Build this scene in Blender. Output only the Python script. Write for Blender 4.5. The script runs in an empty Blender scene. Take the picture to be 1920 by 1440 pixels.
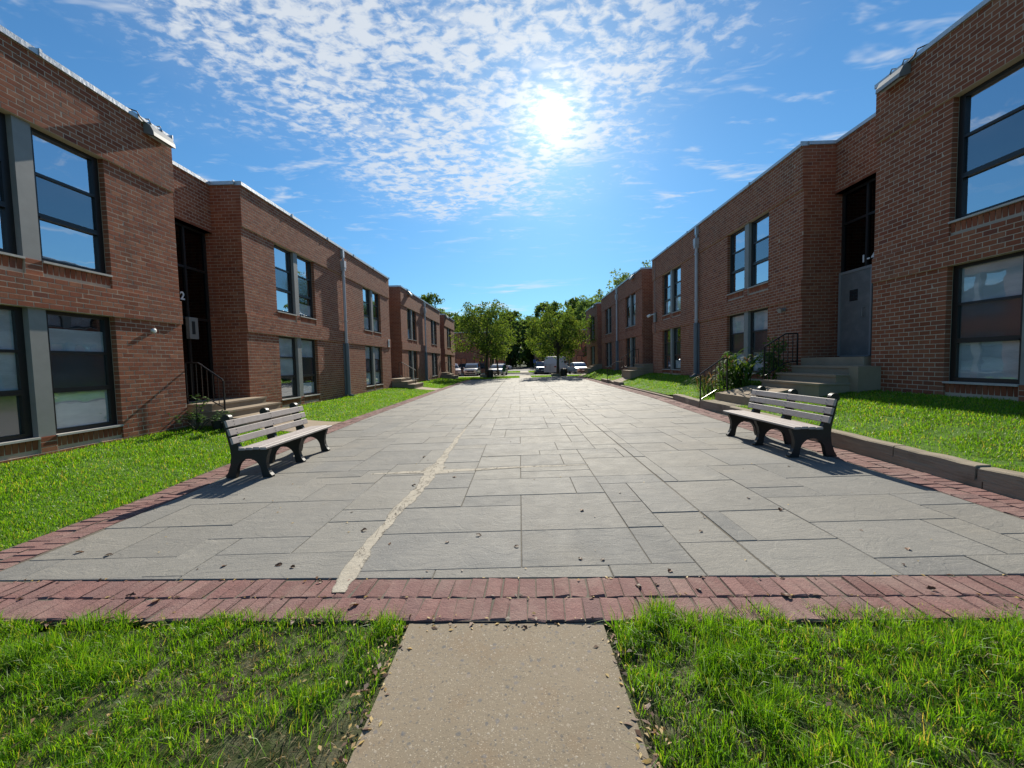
import bpy, math, random
import numpy as np
from mathutils import Matrix, Vector
R = random.Random(7)
NR = np.random.default_rng(11)
SC = bpy.context.scene
COL = SC.collection

# ------------------------------------------------------------------ camera
F, H = 740.0 / 1920.0, 1.5
vy = Vector((14.0, 40.0, 740.0)).normalized()          # world +Y seen by the camera (right, up, forward)
vz = Vector((-0.021, 1.0, 0.0)); vz = (vz - vy * vz.dot(vy)).normalized()
vx = vz.cross(vy)
if vx.x < 0: vx = -vx
cam = bpy.data.cameras.new('camera')
cam.sensor_width = 36.0; cam.lens = F * 36.0; cam.clip_start = 0.05; cam.clip_end = 2000
camo = bpy.data.objects.new('camera', cam); COL.objects.link(camo)
camo.matrix_world = Matrix(((vx.x, vx.y, -vx.z, 0), (vy.x, vy.y, -vy.z, 0), (vz.x, vz.y, -vz.z, H), (0, 0, 0, 1)))
SC.camera = camo

# ------------------------------------------------------------------ sky, sun, exposure
SUN = Vector((0.0765, 0.855, 0.513)).normalized()
ELEV = math.asin(SUN.z); AZ = math.atan2(SUN.x, SUN.y)
W = bpy.data.worlds.new('World'); SC.world = W; W.use_nodes = True
SKY_STRENGTH, SUN_STRENGTH, EXPOSURE = 0.085, 5.0, 0.68
SC.view_settings.view_transform = 'Standard'; SC.view_settings.look = 'None'
SC.view_settings.exposure = EXPOSURE; SC.view_settings.gamma = 1.0
SC.view_settings.use_curve_mapping = False
sl = bpy.data.lights.new('sun', 'SUN'); sl.energy = SUN_STRENGTH; sl.angle = math.radians(0.55); sl.color = (1.0, 0.93, 0.80)
so = bpy.data.objects.new('sun', sl); COL.objects.link(so)
so.rotation_euler = SUN.to_track_quat('Z', 'Y').to_euler(); so.location = (6, 60, 40)

class N:
    """small node-tree helper"""
    def __init__(s, nt): s.nt = nt; s.n = nt.nodes; s.l = nt.links
    def put(s, node, i, v):
        if v is None: return
        if hasattr(v, 'is_output') or isinstance(v, bpy.types.NodeSocket): s.l.new(v, node.inputs[i])
        else:
            try: node.inputs[i].default_value = v
            except (TypeError, ValueError): node.inputs[i].default_value = tuple(v) + (1,)
    def new(s, t, **k):
        nd = s.n.new(t)
        for a, b in k.items(): setattr(nd, a, b)
        return nd
    def m(s, op, a, b=None, c=None, clamp=False):
        nd = s.new('ShaderNodeMath', operation=op, use_clamp=clamp)
        s.put(nd, 0, a); s.put(nd, 1, b); s.put(nd, 2, c); return nd.outputs[0]
    def v(s, op, a, b=None, scale=None):
        nd = s.new('ShaderNodeVectorMath', operation=op)
        s.put(nd, 0, a); s.put(nd, 1, b)
        if scale is not None: s.put(nd, 3, scale)
        return nd.outputs['Value'] if op in ('DOT_PRODUCT', 'LENGTH', 'DISTANCE') else nd.outputs[0]
    def xyz(s, x, y, z):
        nd = s.new('ShaderNodeCombineXYZ'); s.put(nd, 0, x); s.put(nd, 1, y); s.put(nd, 2, z); return nd.outputs[0]
    def sep(s, v):
        nd = s.new('ShaderNodeSeparateXYZ'); s.put(nd, 0, v); return nd.outputs
    def noise(s, vec, scale, detail=4, rough=0.55, dist=0.0):
        nd = s.new('ShaderNodeTexNoise'); s.put(nd, 'Vector', vec); s.put(nd, 'Scale', scale)
        s.put(nd, 'Detail', detail); s.put(nd, 'Roughness', rough); s.put(nd, 'Distortion', dist); return nd.outputs[0]
    def mix(s, f, a, b, t='MIX'):
        nd = s.new('ShaderNodeMix', data_type='RGBA', blend_type=t)
        s.put(nd, 0, f); s.put(nd, 6, a if not isinstance(a, tuple) else a + (1,)[:4 - len(a)]); s.put(nd, 7, b if not isinstance(b, tuple) else b + (1,)[:4 - len(b)])
        return nd.outputs[2]
    def ramp(s, f, stops, interp='LINEAR'):
        nd = s.new('ShaderNodeValToRGB'); s.put(nd, 0, f); e = nd.color_ramp; e.interpolation = interp
        while len(e.elements) < len(stops): e.elements.new(0.5)
        for k, (p, c) in enumerate(stops):
            e.elements[k].position = p; e.elements[k].color = tuple(c) + (1,) if len(c) == 3 else c
        return nd.outputs[0]
    def sstep(s, x, a, b):
        nd = s.new('ShaderNodeMapRange', interpolation_type='SMOOTHSTEP'); s.put(nd, 0, x); s.put(nd, 1, a); s.put(nd, 2, b); return nd.outputs[0]

def build_world():
    nt = W.node_tree; nt.nodes.clear(); g = N(nt)
    sky = g.new('ShaderNodeTexSky', sky_type='NISHITA', sun_disc=False, sun_elevation=ELEV, sun_rotation=AZ,
                altitude=0.0, air_density=1.0, dust_density=0.15, ozone_density=3.5)
    tc = g.new('ShaderNodeTexCoord'); d = g.v('NORMALIZE', tc.outputs['Generated'])
    x, y, z = g.sep(d)
    zz = g.m('MAXIMUM', z, 0.04)
    px, py = g.m('DIVIDE', x, zz), g.m('DIVIDE', y, zz)
    p = g.xyz(px, py, 0.0)
    # angle to the sun (degrees)
    ang = g.m('MULTIPLY', g.m('ARCCOSINE', g.m('MINIMUM', g.v('DOT_PRODUCT', d, tuple(SUN)), 1.0)), 57.2958)
    def halo(w, amp, pw): return g.m('MULTIPLY', g.m('EXPONENT', g.m('MULTIPLY', g.m('POWER', g.m('DIVIDE', ang, w), pw), -1.0)), amp)
    glow = g.m('ADD', g.m('ADD', halo(0.9, 16.0, 2.0), halo(1.5, 2.6, 1.0)), halo(5.5, 0.5, 1.0))
    # blue of the clear sky
    hs = g.new('ShaderNodeHueSaturation'); g.put(hs, 'Saturation', 1.06); g.put(hs, 'Color', sky.outputs[0])
    base = g.mix(1.0, hs.outputs[0], (0.57, 0.89, 0.99), 'MULTIPLY'); base = g.v('SCALE', base, None, g.m('ADD', 0.76, g.m('MULTIPLY', g.sstep(z, 0.0, 0.45), 0.24)))
    # main field of small puffs
    warp = g.noise(p, 1.3, 2, 0.6)
    wx = g.m('MULTIPLY', g.m('SUBTRACT', warp, 0.5), 1.3)
    ex = g.m('DIVIDE', g.m('ADD', px, 0.26), 0.98); ey = g.m('DIVIDE', g.m('SUBTRACT', py, 1.45), 1.60)
    rr = g.m('ADD', g.m('SQRT', g.m('ADD', g.m('MULTIPLY', ex, ex), g.m('MULTIPLY', ey, ey))), wx)
    mask = g.m('SUBTRACT', 1.0, g.sstep(rr, 0.50, 1.10))
    puff = g.noise(g.v('MULTIPLY', p, (1.0, 1.3, 1.0)), 17.0, 4, 0.6, 0.3)
    big = g.noise(p, 3.0, 2, 0.6)
    dens = g.m('ADD', g.m('MULTIPLY', puff, 0.78), g.m('MULTIPLY', big, 0.42))
    lo = g.m('SUBTRACT', 0.62, g.m('MULTIPLY', mask, 0.135))
    nd = g.new('ShaderNodeMapRange', interpolation_type='SMOOTHSTEP'); g.put(nd, 0, dens); g.l.new(lo, nd.inputs[1]); g.l.new(g.m('ADD', lo, 0.21), nd.inputs[2])
    field = g.m('MULTIPLY', g.m('ADD', 0.09, g.m('MULTIPLY', nd.outputs[0], 0.91)), g.m('POWER', mask, 0.8))
    # scattered wisps elsewhere and thin streaks low over the horizon
    wisp = g.noise(g.v('MULTIPLY', p, (1.0, 2.2, 1.0)), 2.6, 4, 0.62, 0.4)
    wisps = g.m('MULTIPLY', g.sstep(wisp, 0.53, 0.76), 0.65)
    lowband = g.m('SUBTRACT', 1.0, g.sstep(z, 0.17, 0.27))
    pl = g.xyz(g.m('MULTIPLY', g.m('ARCTAN2', x, y), 3.2), g.m('MULTIPLY', z, 34.0), 3.7)
    streak = g.m('MULTIPLY', g.sstep(g.noise(pl, 1.0, 4, 0.6, 0.3), 0.53, 0.70), 0.85)
    low = g.m('MULTIPLY', g.m('MULTIPLY', streak, lowband), g.sstep(z, 0.05, 0.12))
    high = g.m('MULTIPLY', wisps, g.sstep(z, 0.22, 0.36))
    cov = g.m('MAXIMUM', g.m('MAXIMUM', g.m('MULTIPLY', field, 0.8), low), high)
    cbright = g.m('ADD', 6.5, g.m('MULTIPLY', glow, 2.0))
    cloud = g.v('SCALE', (0.93, 0.97, 1.0), None, cbright)
    col = g.mix(cov, base, cloud)
    col = g.mix(1.0, col, g.v('SCALE', (1.0, 0.97, 0.92), None, g.m('MULTIPLY', glow, 2.4)), 'ADD')
    bg = g.new('ShaderNodeBackground'); g.put(bg, 0, col); g.put(bg, 1, SKY_STRENGTH)
    out = g.new('ShaderNodeOutputWorld'); g.l.new(bg.outputs[0], out.inputs[0])
build_world()
W.cycles.sampling_method = 'MANUAL'; W.cycles.sample_map_resolution = 1024
SC.cycles.max_bounces = 5; SC.cycles.diffuse_bounces = 3; SC.cycles.glossy_bounces = 3; SC.cycles.transparent_max_bounces = 10; SC.cycles.sample_clamp_indirect = 6.0
SC.cycles.use_denoising = True

# ------------------------------------------------------------------ materials
MATS = {}
def mat(name, fn):
    m = bpy.data.materials.new(name); m.use_nodes = True; nt = m.node_tree; nt.nodes.clear(); g = N(nt)
    out = g.new('ShaderNodeOutputMaterial'); fn(g, out); MATS[name] = m; return m
def pbsdf(g, out, col, rough=0.8, bump=None, bs=0.3, bd=0.01, metal=0.0, spec=0.5, **k):
    b = g.new('ShaderNodeBsdfPrincipled'); g.put(b, 'Base Color', col if not isinstance(col, tuple) else col + (1,))
    g.put(b, 'Roughness', rough); g.put(b, 'Metallic', metal); g.put(b, 'Specular IOR Level', spec)
    if bump is not None:
        n = g.new('ShaderNodeBump'); g.put(n, 'Strength', bs); g.put(n, 'Distance', bd); g.put(n, 'Height', bump); g.l.new(n.outputs[0], b.inputs['Normal'])
    for a, v in k.items(): g.put(b, a, v)
    if out is not None: g.l.new(b.outputs[0], out.inputs[0])
    return b
def pos(g): return g.new('ShaderNodeNewGeometry').outputs['Position']
def rnd(g):
    isl = g.new('ShaderNodeNewGeometry').outputs['Random Per Island']; ob = g.new('ShaderNodeObjectInfo').outputs['Random']
    return g.m('FRACT', g.m('ADD', isl, ob))

def f_brick(g, out):
    r = rnd(g); P = pos(g)
    c = g.ramp(r, [(0, (.235, .068, .033)), (.25, (.30, .096, .046)), (.5, (.35, .122, .062)), (.7, (.275, .078, .040)), (.88, (.385, .152, .080)), (1, (.19, .060, .038))])
    n = g.noise(P, 26, 5, .7); c = g.mix(g.m('MULTIPLY', n, .3), c, (.16, .062, .04), 'MIX')
    st = g.noise(P, .9, 4, .6); c = g.mix(g.m('MULTIPLY', g.sstep(st, .5, .8), .35), c, (.14, .095, .07), 'MIX')
    sk = g.sstep(g.noise(g.v('MULTIPLY', P, (3.5, 3.5, .28)), 1.3, 4, .6), .52, .74); c = g.mix(g.m('MULTIPLY', sk, .42), c, (.12, .06, .036))
    ef = g.sstep(g.noise(g.v('MULTIPLY', P, (1, 1, .5)), 2.1, 5, .7), .62, .82); c = g.mix(g.m('MULTIPLY', ef, .25), c, (.48, .36, .26))
    pbsdf(g, out, c, .92, g.noise(P, 90, 4, .7), .5, .004, spec=.25)
mat('brick', f_brick)
def f_mortar(g, out):
    P = pos(g); n = g.noise(P, 3, 5, .7); c = g.mix(n, (.40, .31, .23), (.56, .45, .345)); pbsdf(g, out, c, .95, g.noise(P, 120, 3), .5, .003, spec=.2)
mat('mortar', f_mortar)
def f_farbrick(g, out):
    x, y, z = g.sep(pos(g)); nrm = g.sep(g.new('ShaderNodeNewGeometry').outputs['Normal'])
    side = g.m('GREATER_THAN', g.m('ABSOLUTE', nrm[1]), .5)
    u = g.m('ADD', g.m('MULTIPLY', y, g.m('SUBTRACT', 1.0, side)), g.m('MULTIPLY', x, side))
    b = g.new('ShaderNodeTexBrick'); g.put(b, 'Vector', g.xyz(u, z, 0.0)); g.put(b, 'Scale', 1.0); b.inputs['Brick Width'].default_value = .2; b.inputs['Row Height'].default_value = .084
    b.inputs['Mortar Size'].default_value = .006; g.put(b, 'Color1', (.34, .116, .06)); g.put(b, 'Color2', (.24, .070, .038)); g.put(b, 'Mortar', (.42, .32, .24)); b.inputs['Bias'].default_value = 0
    st = g.noise(pos(g), .8, 4, .6); c = g.mix(g.m('MULTIPLY', g.sstep(st, .45, .8), .4), b.outputs[0], (.15, .09, .065))
    pbsdf(g, out, c, .93, spec=.2)
mat('far_brick', f_farbrick)
def f_coping(g, out):
    P = pos(g); n = g.noise(P, 6, 6, .7); c = g.mix(n, (.30, .31, .33), (.62, .63, .64)); pbsdf(g, out, c, .45, g.noise(P, 14, 3), .4, .01, metal=.55)
mat('coping_metal', f_coping)
mat('bronze_frame', lambda g, o: pbsdf(g, o, (.018, .016, .015), .42, g.noise(pos(g), 60, 2), .1, .002))
mat('mullion_grey', lambda g, o: pbsdf(g, o, g.mix(g.noise(pos(g), 5, 5), (.20, .20, .19), (.29, .285, .27)), .6))
def f_sill(g, out): pbsdf(g, out, g.mix(g.noise(pos(g), 9, 6, .7), (.33, .30, .27), (.58, .55, .5)), .7)
mat('sill_stone', f_sill)
def glass_mat(name, tint, refl, rough=.015):
    def f(g, out):
        P = pos(g)
        tr = g.new('ShaderNodeBsdfTransparent'); g.put(tr, 0, tint + (1,))
        gl = g.new('ShaderNodeBsdfGlossy'); g.put(gl, 'Color', (.9, .94, 1, 1)); g.put(gl, 'Roughness', rough)
        bp = g.new('ShaderNodeBump'); g.put(bp, 'Strength', .12); g.put(bp, 'Distance', .02); g.put(bp, 'Height', g.noise(P, 1.7, 2)); g.l.new(bp.outputs[0], gl.inputs['Normal'])
        ge = g.new('ShaderNodeNewGeometry'); cs = g.m('ABSOLUTE', g.v('DOT_PRODUCT', ge.outputs['Normal'], ge.outputs['Incoming'])); r0 = ((refl - 1) / (refl + 1)) ** 2
        fr = g.m('ADD', g.m('MULTIPLY', g.m('POWER', g.m('SUBTRACT', 1.0, cs, clamp=True), 5.0), 1.0 - r0), r0)
        mx = g.new('ShaderNodeMixShader'); g.l.new(fr, mx.inputs[0]); g.l.new(tr.outputs[0], mx.inputs[1]); g.l.new(gl.outputs[0], mx.inputs[2])
        g.l.new(mx.outputs[0], out.inputs[0])
    mat(name, f)
glass_mat('window_glass', (.62, .66, .68), 8.0)
glass_mat('clear_glass', (.97, .98, .99), 3.0)
glass_mat('screen_glass', (.45, .48, .5), 3.0, .1)
glass_mat('dark_glass', (.18, .19, .2), 1.5, .03)
mat('blind_white', lambda g, o: pbsdf(g, o, g.mix(g.sstep(g.noise(g.v('MULTIPLY', pos(g), (1, 1, 3)), 1.6, 3), .35, .7), (.46, .54, .57), (.66, .72, .74)), .8))
mat('blind_blue', lambda g, o: pbsdf(g, o, (.16, .22, .26), .8))
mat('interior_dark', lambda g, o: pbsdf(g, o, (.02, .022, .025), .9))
mat('dark_panel', lambda g, o: pbsdf(g, o, g.mix(g.noise(pos(g), 4, 4), (.02, .02, .02), (.04, .038, .036)), .5))
def f_slab(g, out):
    r = rnd(g); P = pos(g); P2 = g.v('ADD', P, g.v('SCALE', (3.1, 7.7, 1.3), None, g.m('MULTIPLY', r, 40.0)))
    c = g.ramp(r, [(0, (.185, .182, .172)), (.2, (.24, .228, .20)), (.4, (.20, .198, .188)), (.6, (.25, .24, .214)), (.8, (.215, .206, .184)), (1, (.165, .166, .16))])
    c = g.mix(g.m('MULTIPLY', g.sstep(g.noise(P2, 1.6, 6, .7), .38, .72), .5), c, (.29, .275, .245))
    c = g.mix(g.m('MULTIPLY', g.sstep(g.noise(P, .5, 5, .65), .5, .72), .4), c, (.31, .275, .22))
    c = g.mix(g.m('MULTIPLY', g.sstep(g.noise(P2, 7, 5, .75), .5, .75), .35), c, (.15, .148, .142))
    c = g.mix(g.m('MULTIPLY', g.sstep(g.noise(P, 170, 2, .8), .42, .7), .5), c, (.12, .118, .112))
    c = g.mix(g.m('MULTIPLY', g.sstep(g.noise(g.v('ADD', P, (5, 3, 1)), 120, 2, .8), .58, .72), .55), c, (.44, .42, .38))
    wv = g.noise(g.v('MULTIPLY', P2, (1.3, 3.2, 1)), 2.2, 7, .72, 1.1)
    st = g.sstep(g.noise(P2, 2.3, 3, .6, 1.5), .49, .53)                 # split layers of the cleft face
    h = g.m('ADD', g.m('ADD', wv, g.m('MULTIPLY', st, .14)), g.m('MULTIPLY', g.noise(P2, 80, 3, .75), .25))
    pbsdf(g, out, c, g.m('ADD', .66, g.m('MULTIPLY', g.noise(P, 5, 4), .22)), h, .6, .015, spec=.14)
mat('bluestone', f_slab)
def f_paver(g, out):
    r = rnd(g); P = pos(g)
    c = g.ramp(r, [(0, (.165, .082, .074)), (.3, (.21, .105, .095)), (.6, (.185, .10, .092)), (.85, (.235, .125, .112)), (1, (.165, .095, .09))])
    c = g.mix(g.m('MULTIPLY', g.sstep(g.noise(P, 2.2, 5, .7), .42, .72), .6), c, (.28, .20, .17)); c = g.mix(g.m('MULTIPLY', g.sstep(g.noise(P, 130, 2, .8), .55, .75), .5), c, (.36, .28, .24)); c = g.mix(g.m('MULTIPLY', g.sstep(g.noise(P, 14, 4, .7), .52, .72), .4), c, (.13, .075, .07))
    pbsdf(g, out, c, .88, g.m('ADD', g.noise(P, 75, 4, .7), g.noise(P, 16, 3, .6)), .7, .008, spec=.25)
mat('paver_brick', f_paver)
def f_joint(g, out): P = pos(g); pbsdf(g, out, g.mix(g.noise(P, 9, 5, .7), (.07, .063, .05), (.19, .17, .135)), .95, g.noise(P, 60, 4), .6, .006, spec=.2)
mat('joint_soil', f_joint)
def f_conc(g, out):
    P = pos(g); nz = g.new('ShaderNodeTexNoise'); g.put(nz, 'Vector', P); g.put(nz, 'Scale', 70.0); g.put(nz, 'Detail', 2.0)
    Pd = g.v('ADD', P, g.v('SCALE', nz.outputs[1], None, .016))
    c = g.mix(g.noise(P, 1.6, 6, .65), (.175, .14, .095), (.27, .222, .158))
    c = g.mix(g.m('MULTIPLY', g.sstep(g.noise(P, 5, 5, .6), .46, .72), .45), c, (.20, .135, .078))
    hts = []
    for sc, th, keep, st, al in ((150.0, .42, .35, [(0, (.09, .08, .07)), (.4, (.24, .19, .13)), (.8, (.38, .32, .23)), (1, (.5, .45, .37))], .6), (62.0, .36, .6, [(0, (.08, .08, .08)), (.5, (.15, .145, .14)), (.75, (.30, .24, .17)), (1, (.42, .38, .32))], .6), (27.0, .30, .78, [(0, (.095, .10, .105)), (.6, (.16, .15, .15)), (1, (.3, .24, .18))], .7)):
        v = g.new('ShaderNodeTexVoronoi'); g.put(v, 'Vector', Pd); g.put(v, 'Scale', sc); cc = g.sep(v.outputs['Color'])
        a = g.m('MULTIPLY', g.m('SUBTRACT', 1.0, g.sstep(v.outputs['Distance'], th - .09, th + .04)), g.m('GREATER_THAN', cc[0], keep)); c = g.mix(g.m('MULTIPLY', a, al), c, g.ramp(cc[1], st)); hts.append(a)
    h = g.m('ADD', g.m('MULTIPLY', g.m('ADD', hts[0], hts[1]), .25), g.noise(P, 45, 6, .75))
    pbsdf(g, out, c, .85, h, .4, .004, spec=.3)
mat('aggregate_concrete', f_conc)
def f_conc2(g, out): P = pos(g); c = g.mix(g.noise(P, 2.5, 6, .7), (.22, .17, .118), (.37, .295, .21)); c = g.mix(g.m('MULTIPLY', g.sstep(g.noise(P, .9, 4), .5, .75), .45), c, (.15, .125, .092)); pbsdf(g, out, c, .9, g.noise(P, 50, 5), .4, .004, spec=.25)
mat('step_concrete', f_conc2)
def f_cement(g, out):
    P = pos(g); c = g.mix(g.noise(P, 11, 6, .7), (.30, .27, .215), (.50, .46, .385)); pbsdf(g, out, c, .93, g.noise(P, 25, 6, .7), .6, .008, spec=.2)
def f_patch(g, out):
    P = pos(g); e = g.sep(g.new('ShaderNodeTexCoord').outputs['UV'])[0]
    c = g.mix(g.noise(P, 9, 7, .75), (.30, .265, .21), (.53, .485, .40)); c = g.mix(g.m('MULTIPLY', g.sstep(g.noise(P, 4, 5, .7), .5, .68), .55), c, (.24, .22, .19))
    crk = g.m('ABSOLUTE', g.m('SUBTRACT', g.noise(g.v('MULTIPLY', P, (1.0, .35, 1)), 7, 4, .7, .8), .5)); c = g.mix(g.m('SUBTRACT', 1.0, g.sstep(crk, .004, .016)), c, (.12, .105, .085))
    al = g.sstep(g.m('ADD', e, g.m('MULTIPLY', g.m('SUBTRACT', g.noise(P, 12, 7, .75), .5), 1.1)), .14, .46)
    b = pbsdf(g, None, c, .93, g.noise(P, 30, 6, .75), .8, .01, spec=.2); t = g.new('ShaderNodeBsdfTransparent'); m = g.new('ShaderNodeMixShader')
    g.l.new(al, m.inputs[0]); g.l.new(t.outputs[0], m.inputs[1]); g.l.new(b.outputs[0], m.inputs[2]); g.l.new(m.outputs[0], out.inputs[0])
mat('repair_cement', f_patch)
mat('cement_patch', f_cement)
def f_soil(g, out):
    P = pos(g); c = g.mix(g.sstep(g.noise(P, 9, 6, .7), .40, .70), (.020, .016, .011), (.13, .11, .082)); gr = g.sstep(g.noise(P, 1.3, 5, .6), .35, .6)
    dist = g.sstep(g.sep(P)[1], 5.0, 16.0)
    side = g.m('MAXIMUM', dist, g.sstep(g.sep(P)[1], 2.15, 2.6)); c = g.mix(g.m('MAXIMUM', g.m('MULTIPLY', gr, .3), g.m('MULTIPLY', side, .8)), c, (.085, .19, .014)); pbsdf(g, out, c, .95, g.noise(P, 30, 6, .7), .8, .02, spec=.15)
mat('lawn_soil', f_soil)
def leaf_mat(name, stops, trans=.45, tcol=(1.35, 1.25, .5), rough=.6, spec=.35, clump=None):
    def f(g, out):
        P = pos(g); c = g.ramp(rnd(g), stops)
        if clump: c = g.mix(g.m('MULTIPLY', g.sstep(g.noise(P, clump[0], 3), .38, .68), clump[2]), c, clump[1])
        b = pbsdf(g, None, c, rough, spec=spec)
        t = g.new('ShaderNodeBsdfTranslucent'); g.l.new(g.mix(1.0, c, tcol, 'MULTIPLY'), t.inputs[0])
        mx = g.new('ShaderNodeMixShader'); g.put(mx, 0, trans); g.l.new(b.outputs[0], mx.inputs[1]); g.l.new(t.outputs[0], mx.inputs[2]); g.l.new(mx.outputs[0], out.inputs[0])
    mat(name, f)
leaf_mat('grass_blade', [(0, (.055, .15, .012)), (.3, (.10, .24, .015)), (.6, (.15, .305, .018)), (.88, (.21, .36, .026)), (.94, (.36, .34, .09)), (1, (.38, .28, .13))], .52, (1.5, 1.45, .45), .45, clump=(1.7, (.085, .20, .012), .5))
leaf_mat('thatch', [(0, (.12, .085, .045)), (.6, (.22, .165, .085)), (1, (.34, .27, .15))], .3)
leaf_mat('tree_leaf', [(0, (.05, .10, .026)), (.5, (.085, .145, .034)), (.85, (.125, .18, .042)), (1, (.17, .2, .05))], .5, rough=.8, spec=.1)
leaf_mat('tree_leaf_dark', [(0, (.06, .115, .05)), (.6, (.10, .17, .07)), (1, (.15, .215, .085))], .55, rough=.8, spec=.1)
leaf_mat('tree_leaf_light', [(0, (.09, .15, .05)), (.6, (.135, .2, .065)), (1, (.19, .25, .09))], .45, rough=.8, spec=.1)
leaf_mat('plant_leaf', [(0, (.03, .085, .02)), (.6, (.06, .135, .028)), (1, (.11, .18, .04))], .35, rough=.7, spec=.12)
leaf_mat('plant_bronze', [(0, (.20, .10, .06)), (1, (.30, .17, .09))], .35)
leaf_mat('dry_leaf', [(0, (.05, .026, .018)), (.5, (.10, .05, .03)), (1, (.18, .095, .055))], .2)
leaf_mat('yellow_leaf', [(0, (.42, .28, .07)), (.5, (.5, .38, .16)), (1, (.3, .17, .06))], .3)
def f_bark(g, out): P = pos(g); pbsdf(g, out, g.mix(g.noise(g.v('MULTIPLY', P, (6, 6, 1.5)), 2, 5), (.035, .028, .022), (.09, .075, .06)), .95, g.noise(P, 12, 4), .6, .03)
mat('bark', f_bark)
def f_timber(g, out):
    P = pos(g); gr = g.noise(g.v('MULTIPLY', P, (14, 1.0, 22)), 2.2, 6, .7, .3); c = g.mix(gr, (.15, .122, .088), (.44, .38, .29)); c = g.mix(g.m('MULTIPLY', g.sstep(g.noise(P, 2.5, 5), .5, .8), .5), c, (.06, .045, .032))
    pbsdf(g, out, c, .95, gr, .8, .02, spec=.2)
mat('timber', f_timber)
def f_slat(g, out):
    P = pos(g); gr = g.noise(g.v('MULTIPLY', P, (30, 1.2, 30)), 1.6, 5, .7); c = g.mix(gr, (.29, .25, .235), (.45, .40, .375)); c = g.mix(g.m('MULTIPLY', g.sstep(g.noise(P, 9, 5, .7), .4, .7), .45), c, (.22, .19, .175)); pbsdf(g, out, c, .62, gr, .25, .003, spec=.4)
mat('bench_slat', f_slat)
mat('bench_iron', lambda g, o: pbsdf(g, o, (.008, .008, .009), .5, g.noise(pos(g), 40, 4), .25, .003))
mat('rail_iron', lambda g, o: pbsdf(g, o, (.012, .012, .013), .32, g.noise(pos(g), 50, 3), .2, .002))
mat('downspout_paint', lambda g, o: pbsdf(g, o, g.mix(g.noise(pos(g), 4, 5), (.42, .38, .385), (.56, .52, .52)), .5, metal=.2))
mat('downspout_boot', lambda g, o: pbsdf(g, o, g.mix(g.noise(pos(g), 4, 5), (.13, .145, .17), (.21, .225, .25)), .5, metal=.2))
mat('door_metal', lambda g, o: pbsdf(g, o, g.mix(g.sstep(g.noise(pos(g), 3.2, 5, .65), .4, .75), (.155, .155, .155), (.225, .22, .21)), .5))
mat('door_frame', lambda g, o: pbsdf(g, o, (.25, .25, .25), .45))
mat('lamp_metal', lambda g, o: pbsdf(g, o, (.28, .28, .27), .4, metal=.4))
mat('white_plastic', lambda g, o: pbsdf(g, o, (.75, .75, .73), .4))
mat('sign_white', lambda g, o: pbsdf(g, o, (.8, .8, .8), .5))
mat('asphalt', lambda g, o: pbsdf(g, o, g.mix(g.noise(pos(g), 3, 6), (.04, .04, .042), (.075, .073, .07)), .9))
mat('tyre', lambda g, o: pbsdf(g, o, (.015, .015, .015), .85))
mat('rim', lambda g, o: pbsdf(g, o, (.5, .5, .5), .3, metal=.9))
mat('car_glass', lambda g, o: pbsdf(g, o, (.02, .03, .035), .04, spec=1.0))
mat('headlight', lambda g, o: pbsdf(g, o, (.75, .77, .8), .1, metal=.6))
mat('taillight', lambda g, o: pbsdf(g, o, (.35, .02, .02), .2))
mat('black_plastic', lambda g, o: pbsdf(g, o, (.02, .02, .021), .6))
for nm, c, me in (('paint_silver', (.45, .46, .47), .75), ('paint_white', (.78, .78, .77), .0), ('paint_blue', (.03, .06, .13), .5), ('paint_grey', (.2, .21, .22), .6), ('paint_dark', (.03, .03, .035), .5), ('paint_van', (.6, .59, .56), .0)):
    mat(nm, lambda g, o, c=c, me=me: pbsdf(g, o, c, .3, metal=me, spec=.6, **{'Coat Weight': .6}))
mat('sign_green', lambda g, o: pbsdf(g, o, (.02, .09, .05), .5)); mat('sign_blue', lambda g, o: pbsdf(g, o, (.03, .08, .25), .5))
mat('wood_ground', lambda g, o: pbsdf(g, o, g.mix(g.noise(pos(g), .6, 6, .75), (.012, .03, .012), (.05, .09, .025)), .95))
mat('roof_dark', lambda g, o: pbsdf(g, o, (.1, .1, .1), .9))

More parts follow.
